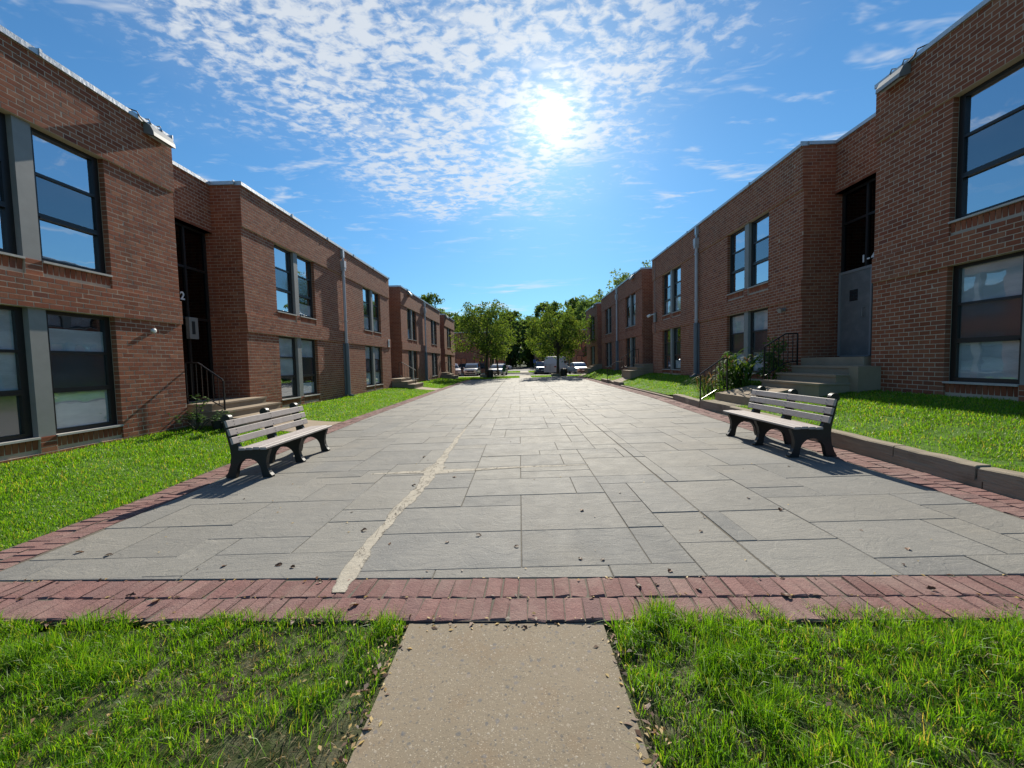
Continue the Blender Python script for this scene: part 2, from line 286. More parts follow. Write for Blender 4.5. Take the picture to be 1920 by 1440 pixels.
# ------------------------------------------------------------------ mesh helpers
class MB:
    def __init__(s): s.v = []; s.f = []
    def add(s, vs, fs):
        b = len(s.v); s.v.extend(vs); s.f.extend([tuple(b + i for i in f) for f in fs]); return s
    def box(s, x0, x1, y0, y1, z0, z1, top=None):
        return s.add([(x0, y0, z0), (x1, y0, z0), (x1, y1, z0), (x0, y1, z0), (x0, y0, z1), (x1, y0, z1), (x1, y1, z1), (x0, y1, z1)],
                     [(3, 2, 1, 0), (4, 5, 6, 7), (0, 1, 5, 4), (1, 2, 6, 5), (2, 3, 7, 6), (3, 0, 4, 7)])
    def cbox(s, x0, x1, y0, y1, z0, z1, c=.006):
        """box with all edges of its long sides chamfered"""
        xs = (x0, x1); vs = []; fs = []
        prof = [(y0 + c, z0), (y1 - c, z0), (y1, z0 + c), (y1, z1 - c), (y1 - c, z1), (y0 + c, z1), (y0, z1 - c), (y0, z0 + c)]
        for x in xs: vs += [(x, a, b) for a, b in prof]
        fs = [tuple(range(7, -1, -1)), tuple(range(8, 16))] + [(i, (i + 1) % 8, 8 + (i + 1) % 8, 8 + i) for i in range(8)]
        return s.add(vs, fs)
    def tube(s, pts, rad, n=8, cap=True):
        pts = [Vector(p) for p in pts]; rs = rad if isinstance(rad, (list, tuple)) else [rad] * len(pts); vs = []; fs = []
        for i, p in enumerate(pts):
            d = (pts[min(i + 1, len(pts) - 1)] - pts[max(i - 1, 0)]).normalized()
            a = d.cross(Vector((0, 0, 1)) if abs(d.z) < .9 else Vector((1, 0, 0))).normalized(); b = d.cross(a)
            for k in range(n):
                t = 2 * math.pi * k / n; vs.append(tuple(p + (a * math.cos(t) + b * math.sin(t)) * rs[i]))
        for i in range(len(pts) - 1):
            for k in range(n): fs.append((i * n + k, i * n + (k + 1) % n, (i + 1) * n + (k + 1) % n, (i + 1) * n + k))
        if cap: fs += [tuple(range(n - 1, -1, -1)), tuple(range((len(pts) - 1) * n, len(pts) * n))]
        return s.add(vs, fs)
    def prism(s, poly, x0, x1):
        """extrude a (y,z) polygon along x"""
        n = len(poly); vs = [(x0, a, b) for a, b in poly] + [(x1, a, b) for a, b in poly]
        return s.add(vs, [tuple(range(n)), tuple(range(2 * n - 1, n - 1, -1))] + [(i, n + i, n + (i + 1) % n, (i + 1) % n) for i in range(n)])
    def mesh(s, name, m, smooth=False):
        me = bpy.data.meshes.new(name); me.from_pydata(s.v, [], s.f); me.materials.append(MATS[m])
        if smooth: me.polygons.foreach_set('use_smooth', [True] * len(me.polygons))
        me.update(); return me
    def obj(s, name, m, parent=None, smooth=False): return link(name, s.mesh(name, m, smooth), parent)
def link(name, data, parent=None):
    o = bpy.data.objects.new(name, data); COL.objects.link(o)
    if parent is not None: o.parent = parent
    return o
def fast_mesh(name, V, tri, m, parent=None, smooth=False):
    V = np.asarray(V, np.float32); tri = np.asarray(tri, np.int32); k = tri.shape[1]
    me = bpy.data.meshes.new(name); me.vertices.add(len(V)); me.vertices.foreach_set('co', V.ravel())
    me.loops.add(tri.size); me.loops.foreach_set('vertex_index', tri.ravel()); me.polygons.add(len(tri))
    me.polygons.foreach_set('loop_start', np.arange(0, tri.size, k, dtype=np.int32)); me.polygons.foreach_set('loop_total', np.full(len(tri), k, np.int32))
    me.materials.append(MATS[m]); me.update(calc_edges=True)
    if smooth: me.polygons.foreach_set('use_smooth', np.ones(len(tri), bool))
    return link(name, me, parent)
def tag(o, label=None, cat=None, group=None, kind=None):
    for k, v in (('label', label), ('category', cat), ('group', group), ('kind', kind)):
        if v: o[k] = v
    return o
def thing(name, label, cat, loc=(0, 0, 0), rz=0.0, group=None):
    o = bpy.data.objects.new(name, None); COL.objects.link(o); o.empty_display_size = .2
    o.location = loc; o.rotation_euler = (0, 0, rz); return tag(o, label, cat, group)
def struct(o): o['kind'] = 'structure'; return o
def copy_tree(o, parent=None):
    c = o.copy(); COL.objects.link(c); c.parent = parent
    for ch in list(o.children): copy_tree(ch, c)
    return c
def interp(tab, y): return float(np.interp(y, [a for a, b in tab], [b for a, b in tab]))

# ------------------------------------------------------------------ lie of the land
E_RO = [(0, 4.42), (2, 4.5), (3.6, 4.6), (6.2, 4.72), (11, 4.98), (14.2, 5.22), (23, 5.35), (38, 5.5)]
E_LO = [(0, -4.36), (2, -4.42), (4.4, -4.5), (6.2, -4.68), (11.3, -4.92), (20, -4.98), (38, -5.0)]
BW = .46
def zp(x): return .06 + .015 * max(-9.0, min(x, 9.0))                     # paving, gently tilted
def yf(x): return 2.575 - .036 * x                     # front edge of the slabs
Y_END = 37.0
def zleft(x, y):
    e = interp(E_LO, min(y, 38)); t = max(0, min(1, (e - x) / (7.5 + e) if 7.5 + e else 0)); return zp(e) - .012 + (.212 - zp(e)) * (t * t * (3 - 2 * t))
def kerb_top(y): return interp([(2, .33), (4, .35), (9, .37), (9.4, .37), (11.2, .34), (13.4, .30), (14.5, .23), (23, .22), (24, .3), (26, .3), (27, .2), (38, .17)], y)
def zright(x, y):
    e = interp(E_RO, min(y, 38)) + .16; t = max(0, min(1, (x - e) / (7.52 - e))); return kerb_top(y) - .02 + (.765 - kerb_top(y)) * (t * t * (3 - 2 * t)) ** .8

def grid_sheet(name, xs, ys, zf, m):
    V = [(x, y, zf(x, y)) for y in ys for x in xs]; nx = len(xs)
    Fc = [(j * nx + i, j * nx + i + 1, (j + 1) * nx + i + 1, (j + 1) * nx + i) for j in range(len(ys) - 1) for i in range(nx - 1)]
    me = bpy.data.meshes.new(name); me.from_pydata(V, [], Fc); me.materials.append(MATS[m]); me.polygons.foreach_set('use_smooth', [True] * len(Fc)); return struct(link(name, me))
grid_sheet('ground', np.linspace(-600, 600, 5), np.linspace(-300, 900, 5), lambda x, y: -.45, 'lawn_soil')
fl = np.linspace

# ------------------------------------------------------------------ paving: bed, slabs, borders
bed = MB()
ys = list(fl(2.9, Y_END, 60))
bed.add([(-4.48, yf(-4.48) - .44, zp(-4.48) - .006), (4.62, yf(4.62) - .44, zp(4.62) - .006), (interp(E_RO, 2.9) + .1, 2.9, zp(4.62) - .006), (interp(E_LO, 2.9) - .02, 2.9, zp(-4.48) - .006)], [(0, 1, 2, 3)])
for y0, y1 in zip(ys[:-1], ys[1:]):
    q = []
    for y in (y0, y1):
        a, b = interp(E_LO, y) - .02, interp(E_RO, y) + .1; q.append(((a, y, zp(a) - .006), (b, y, zp(b) - .006)))
    bed.add([q[0][0], q[0][1], q[1][1], q[1][0]], [(0, 1, 2, 3)])
paving = struct(bed.obj('stone_paving', 'joint_soil'))

def clip(poly, a, b, c):
    """keep a*x+b*y+c >= 0"""
    out = []
    for i in range(len(poly)):
        p, q = poly[i], poly[(i + 1) % len(poly)]; dp, dq = a * p[0] + b * p[1] + c, a * q[0] + b * q[1] + c
        if dp >= 0: out.append(p)
        if (dp >= 0) != (dq >= 0): t = dp / (dp - dq); out.append((p[0] + t * (q[0] - p[0]), p[1] + t * (q[1] - p[1])))
    return out
def slab_geo(poly, dz, ch=.004):
    """slab with a chamfered top edge"""
    n = len(poly); cx = sum(p[0] for p in poly) / n; cy = sum(p[1] for p in poly) / n
    def ins(p): dx, dy = cx - p[0], cy - p[1]; l = math.hypot(dx, dy) or 1; return (p[0] + dx / l * ch * 1.4, p[1] + dy / l * ch * 1.4)
    tx, ty = R.gauss(0, .0012), R.gauss(0, .0012)
    def zt(p): return zp(p[0]) + dz + (p[0] - cx) * tx + (p[1] - cy) * ty
    vs = [(p[0], p[1], zp(p[0]) - .03) for p in poly] + [(p[0], p[1], zt(p) - ch) for p in poly] + [(*ins(p), zt(p)) for p in poly]
    fs = [tuple(range(2 * n, 3 * n))]
    for i in range(n): j = (i + 1) % n; fs += [(i, j, n + j, n + i), (n + i, n + j, 2 * n + j, 2 * n + i)]
    return vs, fs
U = .305; X0 = -5.2; NX = int(10.6 / U) + 1; NY = int(35.6 / U)
occ = np.zeros((NX + 8, NY + 8), bool); occ[NX:, :] = True; occ[:, NY:] = True
SZ = [(2, 1), (3, 1), (2, 2), (3, 2), (4, 2), (3, 3), (2, 1), (3, 2), (4, 3), (2, 2), (4, 2)]
CR = [-1.262, 1.645]                                   # the two long expansion joints
cells = []
for j in range(NY):
    for i in range(NX):
        if occ[i, j]: continue
        for (a, b) in R.sample(SZ, len(SZ)) + [(1, 2), (2, 1), (1, 1)]:
            if not occ[i:i + a, j:j + b].any(): break
        else: a = b = 1
        occ[i:i + a, j:j + b] = True; cells.append((i, j, a, b))
slabs = []
for (i, j, a, b) in cells:
    x0, y0 = X0 + i * U, 2.1 + j * U; g2 = .0032
    rect = [(x0 + g2, y0 + g2), (x0 + a * U - g2, y0 + g2), (x0 + a * U - g2, y0 + b * U - g2), (x0 + g2, y0 + b * U - g2)]
    ym = y0 + b * U / 2
    rect = clip(rect, .036, 1, -2.575 - .006)
    if len(rect) < 3: continue
    eL0, eL1 = interp(E_LO, ym - .4) + BW, interp(E_LO, ym + .4) + BW; k = (eL1 - eL0) / .8; rect = clip(rect, 1, -k, -(eL0 - k * (ym - .4)) - .006)
    if len(rect) < 3: continue
    eR0, eR1 = interp(E_RO, ym - .4) - BW, interp(E_RO, ym + .4) - BW; k = (eR1 - eR0) / .8; rect = clip(rect, -1, k, (eR0 - k * (ym - .4)) - .006)
    if len(rect) < 3: continue
    pieces = [rect]
    for cx in CR:
        nxt = []
        for r in pieces:
            if min(p[0] for p in r) < cx < max(p[0] for p in r): nxt += [clip(r, -1, 0, cx - .009), clip(r, 1, 0, -cx - .009)]
            else: nxt.append(r)
        pieces = nxt
    for r in pieces:
        if len(r) < 3: continue
        w = max(p[0] for p in r) - min(p[0] for p in r); d = max(p[1] for p in r) - min(p[1] for p in r)
        if w < .03 or d < .03: continue
        slabs.append((math.hypot(sum(p[0] for p in r) / len(r), ym), r))
slabs.sort(key=lambda s: s[0]); rest = MB()
for k, (d, r) in enumerate(slabs):
    vs, fs = slab_geo(r, R.uniform(-.0025, .0025))
    if k < 300: mb = MB().add(vs, fs); mb.obj('slab', 'bluestone', paving)
    else: rest.add(vs, fs)
tag(rest.obj('distant_slabs', 'bluestone', paving), kind='stuff')

def brick_unit(lx, ly, h, c=.008):
    x, y = lx / 2, ly / 2
    def ring(a, b, z): return [(-a, -b, z), (a, -b, z), (a, b, z), (-a, b, z)]
    vs = ring(x, y, -h) + ring(x, y, -c) + ring(x - c, y - c, 0); fs = [(8, 9, 10, 11)]
    for r in (0, 4):
        for i in range(4): j = (i + 1) % 4; fs.append((r + i, r + j, r + 4 + j, r + 4 + i))
    return vs, fs
def worn():
    vs, fs = brick_unit(.205 + R.uniform(-.006, .004), .1005 + R.uniform(-.004, .003), .04, R.uniform(.004, .007)); o = []
    for i, v in enumerate(vs):
        k = (.0, .0035, .005)[i // 4]; o.append((v[0] + R.gauss(0, k), v[1] + R.gauss(0, k * .7), v[2] + R.gauss(0, k * .35)))
    return o, fs
pv = [MB().add(*worn()).mesh('brick', 'paver_brick') for _ in range(14)]
pvn = [([tuple(v.co) for v in m.vertices], [tuple(p.vertices) for p in m.polygons]) for m in pv]
def border(name, spots, parts):
    root = struct(MB().box(-.01, .01, -.01, .01, -.2, -.19).obj(name, 'joint_soil'))
    spots.sort(key=lambda s: math.hypot(s[0], s[1])); far = MB()
    for k, (x, y, a) in enumerate(spots):
        z = zp(x) + R.uniform(-.0025, .003) + .001; e = (R.gauss(0, .018), R.gauss(0, .014) - .015 * math.cos(a), a + R.gauss(0, .022)); q = R.randrange(14)
        if k < parts:
            o = link('brick', pv[q], root); o.location = (x, y, z); o.rotation_euler = e
        else:
            M = Matrix.Translation((x, y, z)) @ Matrix.Rotation(e[2], 4, 'Z'); far.add([tuple(M @ Vector(v)) for v in pvn[q][0]], pvn[q][1])
    if far.v: tag(far.obj('distant_bricks', 'paver_brick', root), kind='stuff')
    return root
sp = []
for row in (0, 1):
    x = -4.6 + .05 * row
    while x < 5.0:
        sp.append((x, yf(x) - .115 - .217 * row, math.pi / 2 - .036)); x += .1075
border('brick_border', sp, 300)
for name, E, s in (('brick_border', E_LO, 1), ('brick_border', E_RO, -1)):
    sp = []
    for col in (0, 1):
        y = 2.78 + .05 * col
        while y < Y_END:
            e = interp(E, y); x = e + s * (.115 + .22 * col)
            if y > yf(x) + .06: sp.append((x, y, 0))
            y += .1085
    border(name, sp, 220)

# cement repair over the joint, and the dark joint lines
def wob(u, f, ph): return .5 + .5 * (.5 * math.sin(u * f + ph) + .3 * math.sin(u * f * 2.3 + ph * 1.7 + 1) + .2 * math.sin(u * f * 5.1 + ph * 2.9))
def patch_uv(o):
    me = o.data; uv = me.uv_layers.new(name='UVMap'); f = (0.0, .5, 1.0, .5, 0.0)
    for l in me.loops: uv.data[l.index].uv = (f[l.vertex_index % 5], 0.0)
def ribbon(pts, z=.004):
    mb = MB(); vs = []; n = len(pts); pts = [(x, y, w * 1.0, ax) for x, y, w, ax in pts]
    for i, (x, y, w, ax) in enumerate(pts):
        u = x if ax else y; a = w * (.55 + .9 * wob(u, 5.0, .3) + .25 * wob(u, 31, 2)); b = w * (.55 + .9 * wob(u, 4.3, 2.1) + .25 * wob(u, 37, 5))
        if ax: l, r, c = (x, y - a), (x, y + b), (x, y)
        else: l, r, c = (x - a, y), (x + b, y), (x, y)
        for q, hh in ((l, .001), ((l[0] * .7 + c[0] * .3, l[1] * .7 + c[1] * .3), z), (c, z * 1.3), ((r[0] * .7 + c[0] * .3, r[1] * .7 + c[1] * .3), z), (r, .001)):
            vs.append((q[0], q[1], zp(q[0]) + hh + .002))
    return mb.add(vs, [(i * 5 + k, i * 5 + k + 1, (i + 1) * 5 + k + 1, (i + 1) * 5 + k) for i in range(n - 1) for k in range(4)])
pts = []
for y in np.arange(2.45, 9.0, .03):
    w = interp([(2.4, .04), (2.5, .06), (3, .055), (3.8, .06), (4.6, .075), (5.15, .11), (5.35, .13), (5.7, .085), (6.4, .055), (7.2, .05), (8.4, .03), (9, .008)], y)
    pts.append((-1.235 + interp([(2.4, .02), (3, -.03), (4, -.02), (5, .03), (6, 0), (9, -.03)], y) + .02 * wob(y, 3, 1), y, w, False))
patch_uv(ribbon(pts, .002).obj('cement_patch', 'repair_cement', paving, True))
pts = []
for x in np.arange(-2.05, .95, .03): pts.append((x, 5.27 + interp([(-2, -.02), (-1.2, .0), (0, .1), (.8, .12)], x) + .02 * wob(x, 7, 1), interp([(-2.05, .02), (-1.5, .06), (-1.2, .11), (-.9, .075), (-.3, .045), (.95, .012)], x), True))
patch_uv(ribbon(pts, .0015).obj('cement_patch', 'repair_cement', paving, True))

# walkway in the foreground, lawns
def walk(name, quad, zf, m='step_concrete', th=.12, joints=()):
    (xa, ya), (xb, yb), (xc, yc), (xd, yd) = quad; mb = MB(); n = 10; vs = []
    for i in range(n + 1):
        t = i / n
        for s in (0, 1):
            ax, ay = (xa + (xd - xa) * t, ya + (yd - ya) * t); bx, by = (xb + (xc - xb) * t, yb + (yc - yb) * t)
            x, y = (ax, ay) if s == 0 else (bx, by); vs.append((x, y, zf(x, y)))
    top = len(vs); vs += [(v[0], v[1], v[2] - th) for v in vs]
    fs = [(2 * i, 2 * i + 1, 2 * i + 3, 2 * i + 2) for i in range(n)]
    for i in range(n): fs += [(2 * i + 2, top + 2 * i + 2, top + 2 * i, 2 * i), (2 * i + 1, top + 2 * i + 1, top + 2 * i + 3, 2 * i + 3)]
    fs += [(0, top, top + 1, 1), (2 * n + 1, top + 2 * n + 1, top + 2 * n, 2 * n)]
    return struct(mb.add(vs, fs).obj(name, m))
walk('walkway', [(-.70, -2.5), (.50, -2.5), (.43, 2.115), (-.655, 2.15)], lambda x, y: zp(x) - .012, 'aggregate_concrete')
def zfront(x, y): 
    z = zp(x) - .016 + .012 * math.sin(x * 5 + y * 3) * math.sin(y * 6 - x * 2)
    if y > 1.95: z = min(z, zp(x) - .02)
    if -.73 < x < .53: z = zp(x) - .034
    return z
xl = list(fl(-7.45, -.75, 60)) + [-.71, -.6]; xr = [.38, .51, .55] + list(fl(.6, 8, 60))
grid_sheet('lawn', xl, fl(-2.5, 2.16, 30), lambda x, y: zfront(x, y) + (.0 if x > -4.7 else max(0, zleft(x, 2.2) - zp(x))), 'lawn_soil')
grid_sheet('lawn', xr, fl(-2.5, 2.12, 30), zfront, 'lawn_soil')
WL = [(9.0, 10.65), (23.2, 24.9)]; WR = [(9.35, 10.95), (22.7, 24.1), (36.3, 37.6)]
def side_lawn(name, E, sgn, zf, ya, yb, far):
    ys = list(fl(ya, yb, max(6, int((yb - ya) * 3)))); vs = []; n = 12
    for y in ys:
        e = interp(E, min(y, 38)) + (.16 if sgn > 0 else 0.)
        for i in range(n): x = e + (far - e) * i / (n - 1); vs.append((x, y, zf(x, y)))
    fs = [(j * n + i, j * n + i + 1, (j + 1) * n + i + 1, (j + 1) * n + i) for j in range(len(ys) - 1) for i in range(n - 1)]
    if sgn < 0: fs = [f[::-1] for f in fs]
    return struct(MB().add(vs, fs).obj(name, 'lawn_soil', None, True))
LAWN_L = [(2.1, 9.0), (10.65, 23.2), (24.9, Y_END)]; LAWN_R = [(2.1, 9.35), (10.95, 22.7), (24.1, 36.3)]
for a, b in LAWN_L: side_lawn('lawn', E_LO, -1, zleft, a, b, -8.6)
for a, b in LAWN_R: side_lawn('lawn', E_RO, 1, zright, a, b, 8.6)
for a, b in WL: walk('walkway', [(-6.35, a), (-6.35, b), (interp(E_LO, b), b), (interp(E_LO, a), a)], lambda x, y: zleft(x, y) + .02)
for a, b in WR[1:]: walk('walkway', [(interp(E_RO, a) + .1, a), (interp(E_RO, a) + .1, b), (6.6, b), (6.6, a)][::-1], lambda x, y: zright(x, y) + .02)
walk('walkway', [(5.42, 9.35), (6.35, 9.35), (6.35, 10.95), (5.42, 10.95)], lambda x, y: .555 + (x - 5.42) * .2)

# ------------------------------------------------------------------ grass blades
def blades(name, pts, hgt, wid, m='grass_blade', lean=.55):
    """pts: (n,3) roots"""
    n = len(pts); a = NR.uniform(0, 2 * np.pi, n); h = hgt * NR.uniform(.55, 1.35, n); w = wid * NR.uniform(.7, 1.3, n)
    la = NR.uniform(0, 2 * np.pi, n); lr = np.abs(NR.normal(0, lean, n)) + .08
    dx, dy = np.cos(a) * w / 2, np.sin(a) * w / 2; lx, ly = np.cos(la) * lr * h, np.sin(la) * lr * h
    V = np.zeros((n, 5, 3), np.float32); z = pts[:, 2] - .006
    V[:, 0] = np.stack([pts[:, 0] - dx, pts[:, 1] - dy, z], 1); V[:, 1] = np.stack([pts[:, 0] + dx, pts[:, 1] + dy, z], 1)
    zm = z + h * .58; V[:, 2] = np.stack([pts[:, 0] + dx * .8 + lx * .33, pts[:, 1] + dy * .8 + ly * .33, zm], 1); V[:, 3] = np.stack([pts[:, 0] - dx * .8 + lx * .33, pts[:, 1] - dy * .8 + ly * .33, zm], 1)
    V[:, 4] = np.stack([pts[:, 0] + lx, pts[:, 1] + ly, z + h * np.clip(1.05 - lr * .45, .35, 1)], 1)
    b = (np.arange(n) * 5)[:, None]; T = np.concatenate([b + np.array([0, 1, 2]), b + np.array([0, 2, 3]), b + np.array([3, 2, 4])], 1).reshape(-1, 3)
    return tag(fast_mesh(name, V.reshape(-1, 3), T, m), kind='stuff')
def vnoise(x, y, s, seed):
    rs = np.random.default_rng(seed); G = rs.random((64, 64)); u, v = x * s + 1000, y * s + 1000; i, j = np.floor(u).astype(int), np.floor(v).astype(int); f, g = u - i, v - j; f = f * f * (3 - 2 * f); g = g * g * (3 - 2 * g)
    a = lambda p, q: G[p % 64, q % 64]
    return (a(i, j) * (1 - f) + a(i + 1, j) * f) * (1 - g) + (a(i, j + 1) * (1 - f) + a(i + 1, j + 1) * f) * g
def sample(x0, x1, y0, y1, dens, keep, zf):
    n = int((x1 - x0) * (y1 - y0) * dens); x = NR.uniform(x0, x1, n); y = NR.uniform(y0, y1, n); k = keep(x, y); x, y = x[k], y[k]
    return np.stack([x, y, np.array([zf(a, b) for a, b in zip(x, y)], np.float64)], 1) if len(x) else np.zeros((0, 3))
def fkeep(x, y):
    edge = 2.575 - .036 * x - .345 + (vnoise(x, y, 5, 3) - .5) * .10 - .09 * (np.abs(x + .1) < .80)
    nz = .6 * vnoise(x, y, 3.1, 5) + .4 * vnoise(x, y, 9, 6)
    bare = np.exp(-(((x + 1.05) / .42) ** 2 + ((y - 1.40) / .17) ** 2)) * 1.25 + np.exp(-(((x + .75) / .10) ** 2 + ((y - 1.6) / .3) ** 2)) * .8 + np.exp(-(((x - .66) / .14) ** 2 + ((y - 1.7) / .25) ** 2)) * .55
    wl = -.67 - .02 * vnoise(x, y, 7, 8); wr = .455 + .03 * vnoise(x, y, 7, 9)
    return (y < edge) & ((x < wl) | (x > wr)) & (NR.random(len(x)) < np.clip(1.15 - 1.0 * bare - .6 * (nz < .40), .015, 1) * np.where(vnoise(x, y, 16, 71) > .40, 1.0, .30))
def zfl(x, y): return zfront(x, y) + (.0 if x > -4.7 else max(0, zleft(x, 2.2) - zp(x)))
pA = sample(-4.4, 4.4, .7, 2.25, 15000, fkeep, zfl)
hA = .034 + .115 * vnoise(pA[:, 0], pA[:, 1], 3.2, 21) * (.35 + 1.0 * vnoise(pA[:, 0], pA[:, 1], 9, 22)); hA = hA * (.48 + .75 * vnoise(pA[:, 0], pA[:, 1], 16, 71)); blades('grass', pA, hA, .0036, lean=.6)
pD = sample(-4.2, 4.2, 1.0, 2.12, 2600, lambda x, y: (x < -.68) | (x > .46), zfl); blades('dead_grass', pD, .03, .0032, 'thatch', 1.6)
pts = []; hh = []; ww = []
def lkeep(E, sgn):
    def k(x, y):
        e = np.interp(y, [a for a, b in E], [b for a, b in E]); e2 = (vnoise(x, y, 4, 33) - .5) * .08
        d = np.hypot(x, y); p = np.clip((2.6 / d) ** 1.35, .02, 1) * np.clip(.55 + 1.1 * vnoise(x, y, 1.4, 40), .3, 1); p = p * np.where((sgn > 0) & (x < 5.9) & (vnoise(x, y, 2.3, 61) > .5), .35, 1.0)
        inn = (x < e - .01 + e2) if sgn < 0 else (x > e + .17 + e2 * .4)
        return inn & (NR.random(len(x)) < p)
    return k
for rng, E, sgn, zf, xa, xb in ((LAWN_L, E_LO, -1, zleft, -7.48, -4.3), (LAWN_R, E_RO, 1, zright, 4.5, 7.5)):
    for a, b in rng: pts.append(sample(xa, xb, a, b, 13000 if a < 9 else 9000, lkeep(E, sgn), zf))
pB = np.concatenate(pts); dB = np.hypot(pB[:, 0], pB[:, 1])
pE = sample(4.6, 7.4, 2.1, 9.3, 900, lkeep(E_RO, 1), zright); blades('dead_grass', pE, .045, .006, 'thatch', 1.5)
blades('grass', pB, (.03 + .03 * vnoise(pB[:, 0], pB[:, 1], 2.2, 51)) * (1 + .012 * dB), .0032 * (dB / 2.6) ** .82, lean=.6)

# ------------------------------------------------------------------ brick buildings
CO = .084; BL = .2; DEP = .8
def make_unit(l, h, proud, back, c=.003):
    x, z = l / 2, h / 2
    def ring(a, b, y): return [(-a, y, -b), (a, y, -b), (a, y, b), (-a, y, b)]
    vs = ring(x, z, back) + ring(x, z, -proud + c) + ring(x - c, z - c, -proud); fs = [(8, 9, 10, 11)]
    for r in (0, 4):
        for i in range(4): j = (i + 1) % 4; fs.append((r + i, r + j, r + 4 + j, r + 4 + i))
    return vs, fs
UNIT = {}
def bunit(l, edge, pd=0.0):
    k = (round(l, 3), edge, pd)
    if k not in UNIT: UNIT[k] = MB().add(*make_unit(l, CO - .0095, .0012, .097 + pd if edge else .012)).mesh('brick', 'brick')
    return UNIT[k]
def rows_of(L, k0, k1, cuts, pd):
    """running-bond bricks: (centre t, row, length, edge, plane)"""
    out = []
    for k in range(k0, k1):
        iv = [(0.0, L)]
        for (a, b, r0, r1) in cuts:
            if r0 <= k < r1: iv = [q for (s, e) in iv for q in ((s, min(e, a)), (max(s, b), e)) if q[1] - q[0] > .02]
        for s, e in iv:
            t = s; first = True
            l0 = BL if k % 2 == 0 else BL / 2
            while t < e - .02:
                l = l0 if first else BL
                if e - (t + l) < .055: l = e - t
                l = min(l, e - t); ed = first or t + l > e - .001
                a = t - .0012 if first else t + .0045; b = t + l + .0012 if t + l > e - .001 else t + l - .0045; out.append(((a + b) / 2, k, b - a, ed, pd(k))); t += l; first = False
    return out
def soldier(a, b, k0, n):
    out = []; m = max(1, round((b - a) / .083)); w = (b - a) / m
    for i in range(m): out.append((a + (i + .5) * w, k0, w - .0095, n))
    return out
def pd_front(k): return .038 if (28 <= k < 34 or k >= 62) else 0.0
class Frame:
    def __init__(s, ox, oy, ang): s.o = (ox, oy); s.c, s.s = math.cos(ang), math.sin(ang); s.a = ang
    def p(s, t, d, z): return (s.o[0] + t * s.c - d * s.s, s.o[1] + t * s.s + d * s.c, z)    # d = inward depth
    def box(s, mb, t0, t1, d0, d1, z0, z1):
        P = s.p; return mb.add([P(t0, d0, z0), P(t1, d0, z0), P(t1, d1, z0), P(t0, d1, z0), P(t0, d0, z1), P(t1, d0, z1), P(t1, d1, z1), P(t0, d1, z1)],
                               [(3, 2, 1, 0), (4, 5, 6, 7), (0, 1, 5, 4), (1, 2, 6, 5), (2, 3, 7, 6), (3, 0, 4, 7)])
def bricks_into(mb, fr, bl, z0):
    for (t, k, l, ed, pd) in bl:
        deep = .097 if ed or k in (28, 62) else .012
        vs, fs = make_unit(l, CO - .009, .0012 + R.uniform(-.0006, .0012), deep + (pd if deep > .05 else 0))
        ax, az = R.gauss(0, .004), R.gauss(0, .004); zc = z0 + (k + .5) * CO
        mb.add([fr.p(t + v[0], v[1] - pd + v[0] * ax + v[2] * az, zc + v[2]) for v in vs], fs)

def window(fr, root, t0, t1, z0, z1, style, detail=True):
    """paired sash window with grey centre mullion: frame, panes, blinds, sill, mullion"""
    tm = (t0 + t1) / 2; mw = .115; d = .125; f = MB(); Hh = z1 - z0
    bars = [(t0, t1, z1 - .06, z1), (t0, t1, z0, z0 + .075)]
    units = [(t0, tm - mw), (tm + mw, t1)]; rails = [.355, .665]
    for (a, b) in units:
        bars += [(a, a + .095, z0 + .075, z1 - .06), (b - .095, b, z0 + .075, z1 - .06)]
        for q, rr in enumerate(rails): h = .075 if q == 0 else .045; bars.append((a + .095, b - .095, z0 + Hh * rr - h / 2, z0 + Hh * rr + h / 2))
    for k, (a, b, c, e) in enumerate(bars): fr.box(f, a, b, d - .02, d + .06, c, e)
    for (a, b) in units: fr.box(f, a + .095, b - .095, d - .035, d - .021, z0 + Hh * rails[0] - .045, z0 + Hh * rails[0] - .015)
    o = f.obj('window', 'bronze_frame', root)
    m = MB(); fr.box(m, tm - mw, tm + mw, .015, .3, z0, z1); m.obj('mullion', 'mullion_grey', o)
    s = MB(); pr = .02
    for (a, b) in units: fr.box(s, a, b, -pr, d - .022, z0 - .028, z0 + .004)
    s.obj('sill', 'sill_stone', o)
    seg = [(z0 + .075, z0 + Hh * rails[0] - .0375), (z0 + Hh * rails[0] + .0375, z0 + Hh * rails[1] - .0225), (z0 + Hh * rails[1] + .0225, z1 - .06)]
    for u, (a, b) in enumerate(units):
        for q, (c, e) in enumerate(seg):
            g = MB(); dd = d + (.025 if q != 1 else .012); aa, bb = a + .095, b - .095
            g.add([fr.p(aa, dd, c), fr.p(bb, dd, c), fr.p(bb, dd, e), fr.p(aa, dd, e)], [(0, 1, 2, 3)]); st = style[u][q]
            g.obj('pane', 'screen_glass' if st in 'sS' else 'clear_glass' if st in 'wb' else 'window_glass', o)
            if st in 'wsb':
                hgt = e if st != 'b' else c + (e - c) * .62
                w = MB(); fr.box(w, aa - .003, bb + .003, d + .032, d + .04, c - .003, hgt + (.003 if st != 'b' else 0)); w.obj('blind', 'blind_white' if st in 'wb' else 'blind_blue', o)
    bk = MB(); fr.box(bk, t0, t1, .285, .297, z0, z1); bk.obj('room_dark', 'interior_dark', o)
    return o
STY_UP = (('bsw', 'wsd'), ('dsw', 'wsw'))
